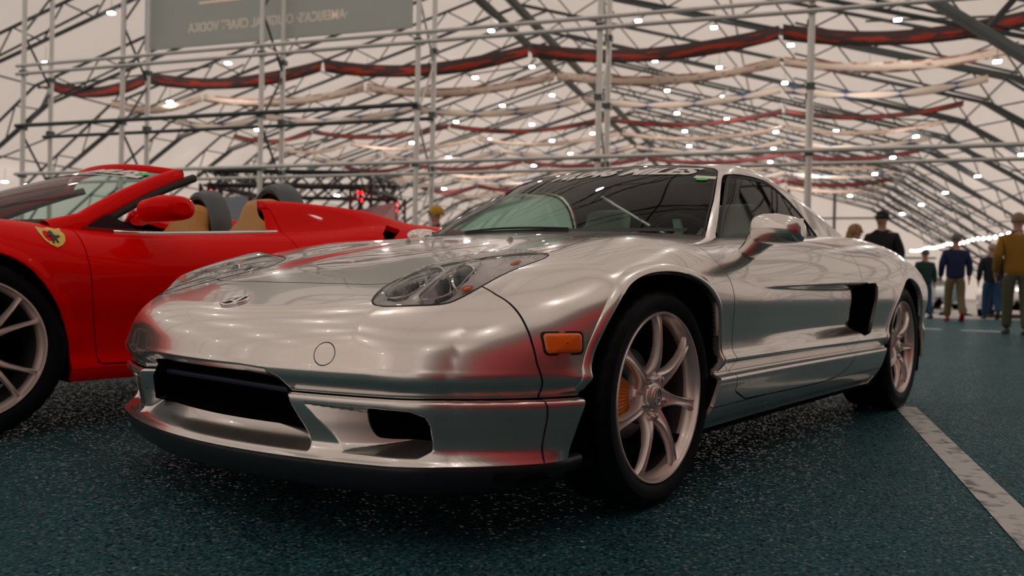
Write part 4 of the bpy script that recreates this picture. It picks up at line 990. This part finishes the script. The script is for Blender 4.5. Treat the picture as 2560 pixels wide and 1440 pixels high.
_, rb = rb.cut(arch_field(RA_F)); _, rb = rb.cut(arch_field(RA_R))
COCK = smooth_poly([(-.50,-.2),(-.46,.55),(-.50,.735),(-.75,.770),(-1.2,.785),(-1.312,.78),(-1.335,.68),(-1.36,.58),(-1.45,.54),(-1.60,.52),(-1.68,.30),(-1.68,-.2)], 1)
_, rb = rb.cut(lambda x, y, z: np.where(z > .62, sdpoly(COCK, x, y), 1.0))
RIN = [(-1.950,.785),(-1.985,.860),(-2.075,.915),(-2.140,.890),(-2.055,.845),(-2.010,.785)]
_, rb = rb.cut(lambda x, y, z: np.where((y > .5) & (z > .7), sdpoly(RIN, x, z), 1.0))
RDOOR = [(-.37,.95),(-.383,.80),(-.39,.662),(-.407,.509),(-.433,.354),(-.447,.255),(-1.42,.235),(-1.50,.35),(-1.47,.60),(-1.40,.75),(-1.36,.95)]
rlin = Skin(rb.V-rb.N*.02, rb.N, rb.F)
rdoor, rb = rb.cut(lambda x, y, z: np.where(y > .45, sdpoly(RDOOR, x, z), 1.0), .003)
rsill, rb = rb.cut(lambda x, y, z: np.where(y > .3, np.maximum(z-.238, np.abs(x+1.2)-1.0), 1.0), .0015)
def rskin(name, sk, m, d=.02):
    for S in (sk, sk.mirrored()): skin_obj(name, S, m, RED, d, skip=lambda a, b: False)
rwing, rrear = rb.cut(lambda x, y, z: -(x+.9))
j = rwing.join(rwing.mirrored()); skin_obj('front_body', j, M_RED, RED, .015, skip=lambda a, b: False)
j = rrear.join(rrear.mirrored()); skin_obj('rear_body', j, M_RED, RED, .03, skip=lambda a, b: False)
rskin('door', rdoor, M_RED); rskin('side_skirt', rsill, M_RED)
j = rlin.join(rlin.mirrored()); mesh('inner_structure', j.V, j.F, M_VOID, RED, True, j.N)
def rys(x, z): return float(solve_rays(f_red, np.array([[x, 0., z]]), np.array([[0, 1., 0]]), 1.3, 50)[0][1])
for s in (1, -1):
    for A in (RA_F, RA_R):
        P = open_chain(A); a = [Vector((x, s*(rys(x, max(z, .22))-.012), z)) for x, z in P]; n_ = len(a)
        mb = MB(); mb.add(a+[p+Vector((0, -.40*s, 0)) for p in a], [(i, i+1, n_+i+1, n_+i) for i in range(n_-1)]+[tuple(range(n_, 2*n_))]); mb.build('wheel_well', M_VOID, RED)
    a = [Vector((x, s*(rys(x, z)-.01), z)) for x, z in RIN]; n_ = len(a)
    mb = MB(); mb.add(a+[p+Vector((-.08, -.10*s, 0)) for p in a], [(i, (i+1) % n_, n_+(i+1) % n_, n_+i) for i in range(n_)]+[tuple(range(n_, 2*n_))]); mb.build('rear_intake', M_BLACK, RED)
    spoke_wheel('front_wheel', RED, (0, s*.925, .333), s, .333, .25, .235, ns=5, rot=72, cal=(-55, 40, M_REDCAL), style='pair')
    spoke_wheel('rear_wheel', RED, (-2.60, s*.935, .340), s, .340, .25, .28, ns=5, rot=80, cal=None, style='pair')
mb = MB(); mb.box((-1.2, 0, .20), (3.9, 1.6, .02)); mb.build('underbody', M_VOID, RED)
# cockpit tub, dash, seats, hoops
mb = MB(); mb.grid([[(x, y, z) for x in np.linspace(-.40, -1.62, 14)] for y, z in ((-.77, .80), (-.75, .5), (-.70, .32), (.70, .32), (.75, .5), (.77, .80))]); mb.build('cockpit_tub', mat('red_cockpit_trim', (.30, .010, .008), .5), RED)
mb = MB(); mb.grid([[(x, y, z-.05*abs(y)**2) for y in np.linspace(-.7, .7, 15)] for x, z in ((-.25, .80), (-.45, .85), (-.62, .865), (-.72, .84), (-.74, .60))]); mb.build('dashboard', mat('tan_dash', (.16, .105, .055), .6), RED, True)
def rseat(y):
    mb = MB(); rows = []
    for (x, z), wd, th in (((-1.30, .44), .23, .10), ((-1.42, .60), .25, .10), ((-1.49, .74), .25, .09), ((-1.535, .84), .21, .08), ((-1.555, .90), .155, .07), ((-1.575, .97), .145, .07), ((-1.585, 1.005), .13, .06), ((-1.588, 1.02), .10, .035)):
        row = []
        for a in np.linspace(0, 2*PI, 24, endpoint=False):
            ca, sa = math.cos(a), math.sin(a); row.append((x+th*abs(sa)**.7*np.sign(sa)*.95, y+wd*abs(ca)**.45*np.sign(ca), z+th*.3*sa))
        rows.append(row+[row[0]])
    mb.grid(rows); mb.add(rows[-1][:-1], [tuple(range(24))]); mb.box((-1.08, y, .42), (.5, .46, .12)); return mb.build('seat', M_TAN, RED, True, 60)
rseat(.36); rseat(-.36)
def hoop(y):
    mb = MB(); rows = []
    for t in np.linspace(0, PI, 22):
        c, s_ = math.cos(t), math.sin(t); rows.append([(-1.60-dx, y+rr*c*1.02, .80+(rr*1.62-.0)*s_) for dx, rr in ((0, .165), (-.01, .178), (.0, .192), (.05, .20), (.10, .205), (.12, .20), (.12, .17))])
    mb.grid(rows); o = mb.build('roll_hoop', M_GREYT, RED, True, 50)
    mb = MB(); mb.add([(-1.70, y+.185*math.cos(t), .80+.185*1.6*math.sin(t)) for t in np.linspace(0, PI, 20)], [tuple(range(20))]); mb.build('hoop_infill', mat('hoop_infill_dark', (.03, .045, .05), .5), o)
hoop(.36); hoop(-.36)
# windscreen and its frame
def rw(u, v, off=0.0):           # u -1..1 across, v 0..1 up
    b_ = Vector((-.08-.33*u*u, .745*u, .835-.045*u*u)); t_ = Vector((-.845-.115*u*u, .575*u, 1.128-.050*u*u)); p_ = b_.lerp(t_, v); bl = .035*4*v*(1-v)*.5
    return p_+Vector((.45, 0, .89))*(bl+off)
mb = MB(); mb.grid([[rw(u, v) for u in np.linspace(-.985, .985, 33)] for v in np.linspace(0, .97, 14)]); WS2 = mb.build('windscreen', M_GLASS, RED, True)
mb = MB(); mb.grid([[rw(u, v, .003) for u in np.linspace(-.97, .97, 33)] for v in np.linspace(.80, .97, 4)]); mb.build('shade_band', mat('shade_band_dark', (.02, .03, .03), .15, 0, 1), WS2, True)
decal_text('mileage_lettering', 'MILES', M_WHITE, WS2, lambda a, c: rw(.22+a, .845+c, .007), .56, .10, .25, .035)
mb = MB(); mb.add([rw(.70, .80, .007), rw(.84, .80, .007), rw(.84, .85, .007), rw(.70, .85, .007)], [(0, 1, 2, 3)]); mb.build('price_tag', M_WHITE, WS2)
mb = MB(); mb.add([rw(.80+.035*math.cos(t), .885+.032*math.sin(t), .008) for t in np.linspace(0, 2*PI, 18, endpoint=False)], [tuple(range(18))]); mb.build('sticker', mat('green_sticker_b', (.05, .75, .12), .5), WS2)
def frame_tube(name, pts, r, m, fl=1.0):
    mb = MB(); mb.tube(pts, r, 12); return mb.build(name, m, RED, True, 60)
mb = MB()
for s in (1, -1):
    pts = [Vector((-.30, s*.775, .775))]+[rw(s*1.0, v) for v in np.linspace(.08, 1.0, 12)]; rows = []
    for i, p_ in enumerate(pts):
        k = .034+.010*(1-i/12); d = (pts[min(i+1, 12)]-pts[max(i-1, 0)]).normalized(); n1 = d.cross(Vector((0, s, .35))).normalized(); n2 = d.cross(n1).normalized()
        rows.append([p_+n1*k*.95*math.cos(a)+n2*k*.75*math.sin(a) for a in np.linspace(0, 2*PI, 16)])
    mb.grid(rows)
hd = []
for u in np.linspace(-1, 1, 25):
    c = rw(u, 1.0); hd.append([c+Vector((.5*.03*math.cos(a)-.010, 0, .026*math.sin(a))) for a in np.linspace(0, 2*PI, 12)])
mb.grid(hd); mb.build('windscreen_frame', M_RED, RED, True, 60)
for s in (1, -1):
    frame_tube('frame_seal', [rw(s*1.0, v)+Vector((-.060, -s*.002, -.012)) for v in np.linspace(.02, 1.03, 12)], .020, M_BLACK)
    frame_tube('glass_seal', [rw(s*.955, v, .004) for v in np.linspace(.0, .95, 12)], .012, M_BLACK)
    # belt trim, quarter pane, mirror
    frame_tube('belt_trim', [Vector((x, s*.775, float(R_zs(np.array([x]))[0])-.006)) for x in np.linspace(-.56, -1.36, 14)], .011, M_CHROME)
    mb = MB(); mb.add([(-.42, s*.765, .78), (-.66, s*.772, .785), (-.66, s*.765, .805), (-.55, s*.755, .86)], [(0, 1, 2, 3)]); mb.build('quarter_pane', M_BLACK, RED)
    ST = [(.80, -.655, .832, .036, .016), (.84, -.660, .846, .040, .022), (.885, -.665, .860, .055, .034), (.93, -.655, .875, .075, .048), (.98, -.69, .886, .085, .054), (1.03, -.70, .886, .078, .050), (1.06, -.70, .884, .058, .040), (1.07, -.70, .882, .035, .024)]; rows = []
    for y, x, z, rx, rz in ST: rows.append([(x+rx*abs(math.cos(a))**.85*np.sign(math.cos(a)), s*y, z+rz*abs(math.sin(a))**.85*np.sign(math.sin(a))) for a in np.linspace(0, 2*PI, 24)])
    mb = MB(); mb.grid(rows); mb.add(rows[-1][:-1], [tuple(range(23))]); mb.build('door_mirror', M_RED, RED, True, 60)
    # shield badge on the front wing
    def sh(u, v, off): x = -.283+u*.048*-1; z = .748+v*.040; return Vector((x, s*(rys(x, z)+off), z))
    SP = [(-1, .95), (-.5, .80), (0, .92), (.5, .80), (1, .95), (.98, .2), (.80, -.35), (.45, -.78), (0, -1.05), (-.45, -.78), (-.80, -.35), (-.98, .2)]
    mb = MB(); mb.add([sh(u, v, .004) for u, v in SP], [tuple(range(12))]); SH = mb.build('wing_shield', mat('shield_yellow', (.80, .58, .04), .3, 0, .6), RED); SH['label'] = 'yellow shield emblem on the front wing'
    HS = [(-.30, .55), (-.05, .70), (.10, .52), (.02, .30), (.22, .15), (.50, .22), (.60, .05), (.30, -.05), (.18, -.30), (.30, -.62), (.14, -.66), (.02, -.30), (-.14, -.45), (-.10, -.72), (-.26, -.70), (-.30, -.35), (-.18, -.02), (-.30, .15), (-.46, .05), (-.52, .18), (-.28, .34)]
    mb = MB(); mb.add([sh(u*.9, v*.9, .0055) for u, v in HS], [tuple(range(len(HS)))]); mb.build('shield_figure', M_BLACK, SH)
# ------------------------------------------------------------------ BACKGROUND THINGS
def px_at(px, py, d):           # point at hall distance d on the line of sight
    v = _F+_R*((px-1280)/FPX)+_U*((720-py)/FPX); return Vector(CAM)+v*(d/v.dot(AD))
# black lighting rig
M_RIG = mat('rig_black', (.008, .011, .013), .45)
M_REDL = mat('red_led', (1, .02, .02), .4, emit=(1, .012, .015), es=8)
RIG = thing('lighting_rig', 'black box-truss lighting rig with red lamps on four legs, behind the red car', 'lighting rig')
zt = 3.85
cs = [Vector((*px_at(*q)[:2], zt)) for q in ((528, 440, 22.7), (903, 437, 24.2), (990, 474, 28.0), (648, 474, 26.4))]
def box_truss(mb, a, b_, s=.48, r=.052, n=None):
    d = (b_-a); L = d.length; d.normalize(); u = d.cross(Vector((0, 0, 1))); u = u.normalized() if u.length > .1 else Vector((1, 0, 0)); v = u.cross(d).normalized(); n = n or max(3, int(L/.55))
    C4 = [(u*i+v*j)*s/2 for i, j in ((-1, -1), (1, -1), (1, 1), (-1, 1))]
    for c in C4: mb.tube([a+c, b_+c], r, 6)
    for k in range(4):
        c0, c1 = C4[k], C4[(k+1) % 4]
        for i in range(n):
            p0, p1 = a+d*(L*i/n), a+d*(L*(i+1)/n); mb.tube([p0+(c0 if i % 2 else c1), p1+(c1 if i % 2 else c0)], r*.62, 5)
for i in range(4):
    mb = MB(); box_truss(mb, cs[i], cs[(i+1) % 4]); mb.build('rig_beam', M_RIG, RIG)
    mb = MB(); box_truss(mb, Vector((cs[i].x, cs[i].y, 0)), cs[i]-Vector((0, 0, .2))); mb.build('rig_leg', M_RIG, RIG)
    for dz in (.42, .66) if i in (1, 2) else (.50,):
        mb = MB(); mb.lathe([((.085*math.sin(t)), .085*math.cos(t)) for t in np.linspace(.01, PI-.01, 8)], 12, 'z', c=(cs[i].x+.12, cs[i].y+.1, zt-dz)); mb.build('rig_lamp', M_REDL, RIG, True)['label'] = 'glowing red lamp'
# display behind the red car: grey screen panels and a dark red canopy
def panel(name, px0, px1, py0, py1, d, m, label, cat, th=.06, skew=0):
    a, b_ = px_at(px0, py1, d), px_at(px1, py1, d+skew); z1, z0 = px_at(px0, py0, d).z, max(.0, min(a.z, b_.z)); e = (b_-a); e.z = 0
    mb = MB(); mb.prism([(0, 0), (e.length, 0), (e.length, z1-z0), (0, z1-z0)], (a.x, a.y, z0), e.normalized(), (0, 0, 1), e.normalized().cross(Vector((0, 0, 1)))*th); return tag(mb.build(name, m), label, cat)
o = panel('display_panel', 560, 660, 492, 640, 27, mat('grey_display', (.20, .24, .28), .4), 'pale grey display panel seen between the roll hoops of the red car', 'display panel')
o = panel('display_panel', 655, 735, 492, 640, 27.3, mat('violet_display', (.16, .13, .20), .4), 'dull violet display panel seen left of the nearer roll hoop', 'display panel')
a = [px_at(*q) for q in ((884, 528, 22), (985, 505, 25), (985, 575, 25), (905, 600, 22))]
mb = MB(); mb.add(a+[p+AD*.12 for p in a], [(0, 1, 2, 3), (7, 6, 5, 4), (0, 4, 5, 1), (1, 5, 6, 2), (2, 6, 7, 3), (3, 7, 4, 0)]); 
for p in (a[0], a[1]): mb.tube([Vector((p.x, p.y, 0)), p], .03, 6)
tag(mb.build('canopy', mat('dark_red_canopy', (.22, .012, .018), .35, 0, .4)), 'dark red slanted canopy under the black lighting rig', 'canopy')
# simple far cars, built whole: body, cabin, wheels, lamps
_c = {}
def far_car(name, label, loc, rz, col, group=None, lights=True, metal=.6):
    if not _c:
        V, N, Q = shell(f_lower, -3.3, .35, .40, -.9, PI/2, 34, .11, 14); s = Skin(V, N, [tuple(q) for q in Q]); s = s.cut(lambda x, y, z: .19-z)[0]
        for A in (A_FRONT, A_REAR): s = s.cut(arch_field(A))[1]
        s = s.join(s.mirrored()); _c['b'] = s
        V, N, Q = shell(f_green, -3.0, -.34, .60, .05, PI/2, 24, .09, 2); s = Skin(V, N, [tuple(q) for q in Q]); s = s.cut(lambda x, y, z: -f_lower(x, y, z)-.004)[0]
        _c['g'] = s.join(s.mirrored()); r_, g_ = _c['g'].cut(lambda x, y, z: 1.085-z); _c['roof'], _c['glass'] = r_, g_
    t = thing(name, label, 'car', loc, rz, group); m = mat(name+'_paint', col, .3, metal, 1)
    mesh('body', _c['b'].V, _c['b'].F, m, t, True, _c['b'].N); mesh('roof', _c['roof'].V, _c['roof'].F, m, t, True, _c['roof'].N); mesh('cabin_glass', _c['glass'].V, _c['glass'].F, M_LAMPGLASS, t, True, _c['glass'].N)
    mb = MB(); mb.box((-1.2, 0, .35), (3.4, 1.5, .34)); mb.build('underbody', M_VOID, t)
    for x in (0, -2.53):
        for s in (1, -1):
            mb = MB(); mb.lathe([(0, .0), (.20, .0), (.225, .012), (.31, .008), (.315, -.02), (.315, -.2)], 24, c=(0, 0, 0)); mb.V = [(x+v[0], s*(.85+v[1]), .315+v[2]) for v in mb.V]; mb.build('wheel', M_RUBBER, t, True)
            mb = MB(); mb.lathe([(0, .014), (.19, .014), (.20, .002)], 20); mb.V = [(x+v[0], s*(.85+v[1]), .315+v[2]) for v in mb.V]; mb.build('wheel_disc', M_CHROME, t, True)
    if lights:
        for s in (1, -1):
            for yy in (.52, .66):
                mb = MB(); mb.lathe([(.075*math.sin(q), .06*math.cos(q)) for q in np.linspace(.02, PI/2, 6)], 14, 'x'); mb.V = [(v[0]+.70+.1*(.66-yy), s*yy+v[1], .52+v[2]) for v in mb.V]; mb.build('headlamp', M_CHROME, t, True)
    return t
def hall_rz(deg): return math.atan2(AD.y, AD.x)+math.radians(deg)
far_car('hatchback', 'dark green car whose low roof shows between the red car and the silver windscreen', (-5.35, -4.35, 0), .1, (.012, .030, .028), metal=.2, lights=False)
far_car('saloon', 'grey car facing the camera, at far right behind the silver tail', T(2.9, 25.2), hall_rz(172), (.30, .29, .29))
far_car('saloon', 'white car at far right, half hidden behind the man in mustard', T(5.3, 23.0), hall_rz(165), (.75, .72, .70), metal=.1)
far_car('saloon', 'pale blue car far right, glimpsed between the walking people', T(4.6, 31), hall_rz(185), (.40, .47, .52), metal=.3)
# festoon of bulbs
FS = thing('string_lights', 'long string of glowing white bulbs along the right side of the hall', 'string lights')
P0, P1 = T(8.75, 38.6, 3.22), T(8.95, 71, 3.80); M_BULB = mat('bulb', (1, 1, 1), .5, emit=(1, .88, .76), es=11)
pts = [P0.lerp(P1, k/60)-Vector((0, 0, .10*math.sin(PI*((k/60*4) % 1)))) for k in range(61)]
mb = MB(); mb.tube(pts, .015, 5); mb.build('cable', M_BLACK, FS)
bm0 = None
for k in range(0, 27):
    u = k/26; c = P0.lerp(P1, u)-Vector((0, 0, .10*math.sin(PI*((u*4) % 1))+.10))
    if bm0 is None:
        mb = MB(); mb.lathe([(.075*math.sin(t), .075*math.cos(t)) for t in np.linspace(.01, PI-.01, 8)], 12, 'z'); bm0 = mb.build('bulb', M_BULB, FS, True); bm0.location = c
    else:
        b2 = bm0.copy(); COL.objects.link(b2); b2.parent = FS; b2.location = c
# ---- the right-hand side of the aisle, seen only mirrored in the silver car
M_DRAPE = mat('red_drape', (.62, .035, .05), .7)
def drape(name, x0, x1, y, z0, z1, label):
    mb = MB(); n_ = int(abs(x1-x0)/.10)+2; mb.grid([[(x0+(x1-x0)*i/n_, y+.05*math.sin(i*2.1), z) for i in range(n_+1)] for z in (z0, z1)]); o = mb.build(name, M_DRAPE, None, True); tag(o, label, 'drape'); md = o.modifiers.new('t', 'SOLIDIFY'); md.thickness = .02; return o
drape('drape', -1.6, 5.5, 5.2, .02, 3.4, 'long red curtain added unseen right of the camera for its red reflection')  # curtain added out of view to redden the silver wing
for i, (x, wd) in enumerate(((-17.9, 1.2), (-22.6, 2.4))):
    drape('banner_stand', x, x+wd, 8.1, .15, 1.25, ('narrow' if i == 0 else 'wide')+' red upright banner across the aisle, outside the picture')
far_car('saloon', 'white car facing the aisle, outside the picture, mirrored in the silver door', (-10.0, 5.45, 0), -1.62, (.75, .72, .70), metal=.1)
far_car('saloon', 'dark car facing the aisle, outside the picture, mirrored in the silver door', (-13.4, 5.9, 0), -1.5, (.06, .06, .08), metal=.3)
M_POST = mat('stanchion_white', (.70, .68, .66), .4)
for x in (-8.5, -10.6, -12.7):
    t = thing('stanchion', 'white rope stanchion across the aisle, outside the picture', 'stanchion', (x, 4.1, 0), 0, 'stanchions across the aisle')
    mb = MB(); mb.lathe([(0, .02), (.17, .015), (.17, 0)], 24, 'z'); mb.build('base', M_POST, t, True); mb = MB(); mb.tube([(0, 0, .01), (0, 0, .95)], .035, 10); mb.build('post', M_POST, t, True)
# ------------------------------------------------------------------ PEOPLE
def skin_mesh(name, verts, edges, m, parent=None, root=0, sub=2, smooth=True):
    """limbs grown round a skeleton: verts = [((x,y,z), rx, ry)]"""
    me = bpy.data.meshes.new(name); bm = bmesh.new(); lay = bm.verts.layers.skin.verify(); vs = []
    for i, (p, rx, ry) in enumerate(verts):
        v = bm.verts.new(p); v[lay].radius = (rx, ry); v[lay].use_root = (i == root); vs.append(v)
    for a, b_ in edges: bm.edges.new((vs[a], vs[b_]))
    bm.to_mesh(me); bm.free(); o = link(name, me, m, parent)
    sk = o.modifiers.new('skin', 'SKIN'); sk.use_smooth_shade = True; subsurf(o, sub); return o
def chain(vs, es, pts, start=None):
    prev = start
    for q in pts:
        vs.append(q); k = len(vs)-1
        if prev is not None: es.append((prev, k))
        prev = k
    return prev
M_FLESH = mat('flesh', (.50, .27, .20), .55)
def person(label, loc, rz, H, top, legs, hair, hairkind='short', shoes=(.02, .02, .025), stride=.18, arm=.10, jacket=True, bend=0.0, lift=True, sole=None):
    """faces local +y; back towards -y"""
    k = H/1.76; t = thing('person', label, 'person', loc, rz); S = lambda p: (p[0]*k, p[1]*k, p[2]*k)
    yf, yb = stride, -stride
    L = {}; hipz, shz = .93, 1.46
    bend_ = lambda z: bend*max(0, z-.95)
    def P(x, y, z): return S((x, y+bend_(z), z))
    legL = [P(-.10, 0, .88), P(-.105, yf*.55, .50), P(-.105, yf, .09)]; legR = [P(.10, 0, .88), P(.105, yb*.35+.04, .50), P(.11, yb*1.1, .16 if lift else .09)]
    armL = [P(-.19, 0, 1.42), P(-.255, -arm*.5, 1.14), P(-.25, arm*.9+.03, .90)]; armR = [P(.19, 0, 1.42), P(.255, arm*.2, 1.14), P(.25, -arm*.6+.06, .90)]
    vs, es = [], []
    chain(vs, es, [(P(0, 0, .95), .13*k, .10*k), (P(0, 0, 1.12), .125*k, .095*k), (P(0, 0, 1.32), .15*k, .10*k), (P(0, .0, 1.46), .07*k, .07*k), (P(0, .012, 1.53), .052*k, .055*k), (P(0, .02, 1.60), .075*k, .088*k), (P(0, .022, 1.68), .078*k, .098*k), (P(0, .01, 1.735), .055*k, .07*k)])
    for A in (armL, armR):
        e = chain(vs, es, [(A[0], .055*k, .055*k), (A[1], .042*k, .042*k), (A[2], .030*k, .032*k)], 2)
        d = Vector(A[2])-Vector(A[1]); d.normalize(); hp = Vector(A[2])+d*.05*k; pl = chain(vs, es, [(tuple(hp), .040*k, .022*k)], e)
        for q, ln in ((-.030, .075), (-.010, .088), (.010, .085), (.030, .070)):
            a = hp+Vector((0, q*k, -.030*k)); b_ = hp+Vector((.008*k*(1 if A is armL else -1), q*1.1*k, -(.030+ln)*k)); chain(vs, es, [(tuple(a), .0095*k, .0095*k), (tuple((a+b_)/2), .009*k, .009*k), (tuple(b_), .007*k, .007*k)], pl)
        th = hp+Vector((0, .042*k, -.005*k)); chain(vs, es, [(tuple(th), .011*k, .011*k), (tuple(th+Vector((0, .016*k, -.045*k))), .009*k, .009*k)], pl)
    for A in (legL, legR): chain(vs, es, [(A[0], .085*k, .085*k), (A[1], .055*k, .06*k), (A[2], .040*k, .045*k)], 0)
    B = skin_mesh('body', vs, es, M_FLESH, t)
    # face: nose, eyes, ears on the head
    fm = MB(); hc = Vector(P(0, .02, 1.635))
    fm.add([hc+Vector(v)*k for v in ((-.012, .088, -.012), (.012, .088, -.012), (0, .118, -.014), (0, .094, .03))], [(0, 1, 2), (0, 2, 3), (1, 3, 2)])
    for s in (-1, 1): fm.lathe([(.020*math.sin(q), .012*math.cos(q)) for q in np.linspace(.05, PI-.05, 6)], 10, 'x', c=tuple(hc+Vector((s*.080, -.005, 0))*k))
    fm.build('ears_and_nose', M_FLESH, B, True)
    fm = MB()
    for s in (-1, 1): fm.lathe([(.010*math.sin(q), .008*math.cos(q)) for q in np.linspace(.05, PI-.05, 6)], 10, 'y', c=tuple(hc+Vector((s*.030, .088, .012))*k))
    fm.box(tuple(hc+Vector((0, .090, -.048))*k), (.045*k, .008*k, .008*k)); fm.build('eyes_and_mouth', mat('dark_eye', (.03, .015, .012), .4), B, True)
    # hair or cap
    mb = MB(); c = Vector(P(0, .008, 1.665)); n1, n2 = 20, 9; rows = []; lim = PI*.58 if hairkind != 'long' else PI*.66
    for i in range(n2+1):
        th = lim*i/n2; rows.append([c+Vector((.093*math.sin(th)*math.cos(a), .112*math.sin(th)*math.sin(a)-.004-.012*(math.sin(a) < 0), .112*math.cos(th)*(1 if math.sin(a) < .3 else (1 if th < PI*.36 else .62+.0))))*k for a in np.linspace(0, 2*PI, n1)])
    mb.grid(rows)
    mh = mat('hair_'+str(len(bpy.data.materials)), hair, .7)
    if hairkind == 'cap':
        mb.grid([[c+Vector((.085*math.cos(a)*(1-.1*j), .10+.045*j*math.sin(a), .028-.012*j))*k for a in np.linspace(.15, PI-.15, 9)] for j in range(3)]); mb.build('cap', mh, t, True)
    elif hairkind == 'long':
        mb.tube([c+Vector((0, -.085, -.02))*k, c+Vector((0, -.10, -.12))*k, c+Vector((0, -.085, -.24))*k], [.055*k, .06*k, .03*k], 10); mb.build('hair', mh, t, True)
    else: mb.build('hair', mh, t, True)
    # clothes
    mt, ml = mat('top_'+str(len(bpy.data.materials)), top, .8), mat('legs_'+str(len(bpy.data.materials)), legs, .8); hem = .80 if jacket else .90
    vs, es = [], []
    chain(vs, es, [(P(0, 0, hem), .195*k, .135*k), (P(0, 0, 1.0), .19*k, .135*k), (P(0, -.005, 1.18), .19*k, .13*k), (P(0, -.01, 1.32), .20*k, .125*k), (P(0, 0, 1.44), .125*k, .09*k), (P(0, .008, 1.505), .07*k, .07*k)], None)
    for A in (armL, armR): chain(vs, es, [(tuple(Vector(A[0])-Vector((0, 0, .045*k))), .072*k, .085*k), (A[1], .068*k, .07*k), (A[2], .052*k, .055*k)], 3)
    skin_mesh('jacket' if jacket else 'shirt', vs, es, mt, t)
    vs, es = [], []
    chain(vs, es, [(P(0, 0, .98), .165*k, .115*k), (P(0, 0, .88), .165*k, .12*k)])
    for A in (legL, legR): chain(vs, es, [(A[0], .10*k, .105*k), (A[1], .078*k, .08*k), (tuple(Vector(A[2])-Vector((0, 0, .02*k))), .066*k, .07*k)], 1)
    skin_mesh('trousers', vs, es, ml, t, 1)
    for A, up in ((legL, 0), (legR, 1 if lift else 0)):
        a = Vector(A[2]); mb = MB(); rows = []
        for y, w_, h_ in ((-.09, .025, .05), (-.07, .042, .085), (0, .045, .09), (.07, .05, .06), (.14, .048, .045), (.18, .03, .025)): rows.append([Vector((w_*math.cos(q), y, h_/2+h_*.5*math.sin(q)))*k for q in np.linspace(0, 2*PI, 12)])
        mb.grid(rows); mb.add(rows[0][:-1], [tuple(range(11))]); mb.add(rows[-1][:-1], [tuple(range(11))])
        R_ = Euler((math.radians(-48) if up else 0, 0, 0)).to_matrix(); mb.V = [tuple(R_ @ (Vector(v)-Vector((0, .05, 0))*0)+Vector((a.x, a.y, a.z-.09*k if not up else a.z-.07*k))) for v in mb.V]
        mb.build('shoe', mat('shoe_'+str(len(bpy.data.materials)), shoes, .5), t, True)
    return t
fw = math.atan2(AD.y, AD.x)-PI/2                                 # walking away down the hall
person('man in a mustard jacket and olive trousers walking away, nearest the right edge', T(3.14, 13.75), fw-.05, 1.76, (.30, .145, .012), (.085, .088, .055), (.26, .18, .13), stride=.10, shoes=(.03, .035, .03), lift=False)
person('man in a navy jacket and khaki trousers walking away, red shoe sole raised', T(3.18, 18.7), fw, 1.76, (.006, .016, .070), (.17, .135, .060), (.12, .12, .12), stride=.17, shoes=(.30, .012, .014))
person('person in a dark green jacket and blue jeans, left of the navy jacket', T(2.86, 20.4), fw+.25, 1.52, (.008, .045, .040), (.012, .075, .145), (.10, .09, .08), stride=.12, lift=False)
person('man in a black jacket and blue jeans right of the navy jacket', T(4.28, 20.9), fw, 1.68, (.006, .014, .022), (.010, .060, .16), (.42, .27, .22), stride=.17)
person('person in dark clothes half hidden behind the black jacket', T(4.62, 22.0), fw+.4, 1.60, (.012, .030, .060), (.010, .030, .075), (.25, .13, .10), stride=.13)
person('person in pale jeans striding between the navy and black jackets', T(3.95, 23.2), fw-1.3, 1.62, (.02, .03, .05), (.30, .42, .50), (.10, .07, .05), stride=.34, lift=False)
c = px_at(2206, 548, 13)
person('man in a black cap and black shirt looking down behind the silver coupe', (c.x, c.y, 0), math.atan2(CAM[1]-c.y, CAM[0]-c.x)-PI/2-.35, 1.74, (.010, .012, .014), (.03, .03, .035), (.006, .008, .010), 'cap', jacket=False, stride=.03, lift=False)
c = px_at(2138, 578, 12.6)
person('fair-haired woman, only her head showing over the silver tail', (c.x, c.y, 0), fw-1.4, 1.52, (.25, .20, .18), (.05, .06, .08), (.34, .20, .08), 'long', jacket=False, stride=.03, lift=False)
c = px_at(1092, 518, 10.8)
person('person in a yellow cap behind the dark roof between the two cars', (c.x, c.y, 0), fw+1.8, 1.66, (.03, .03, .03), (.03, .03, .03), (.55, .30, .02), 'cap', stride=.03, lift=False)
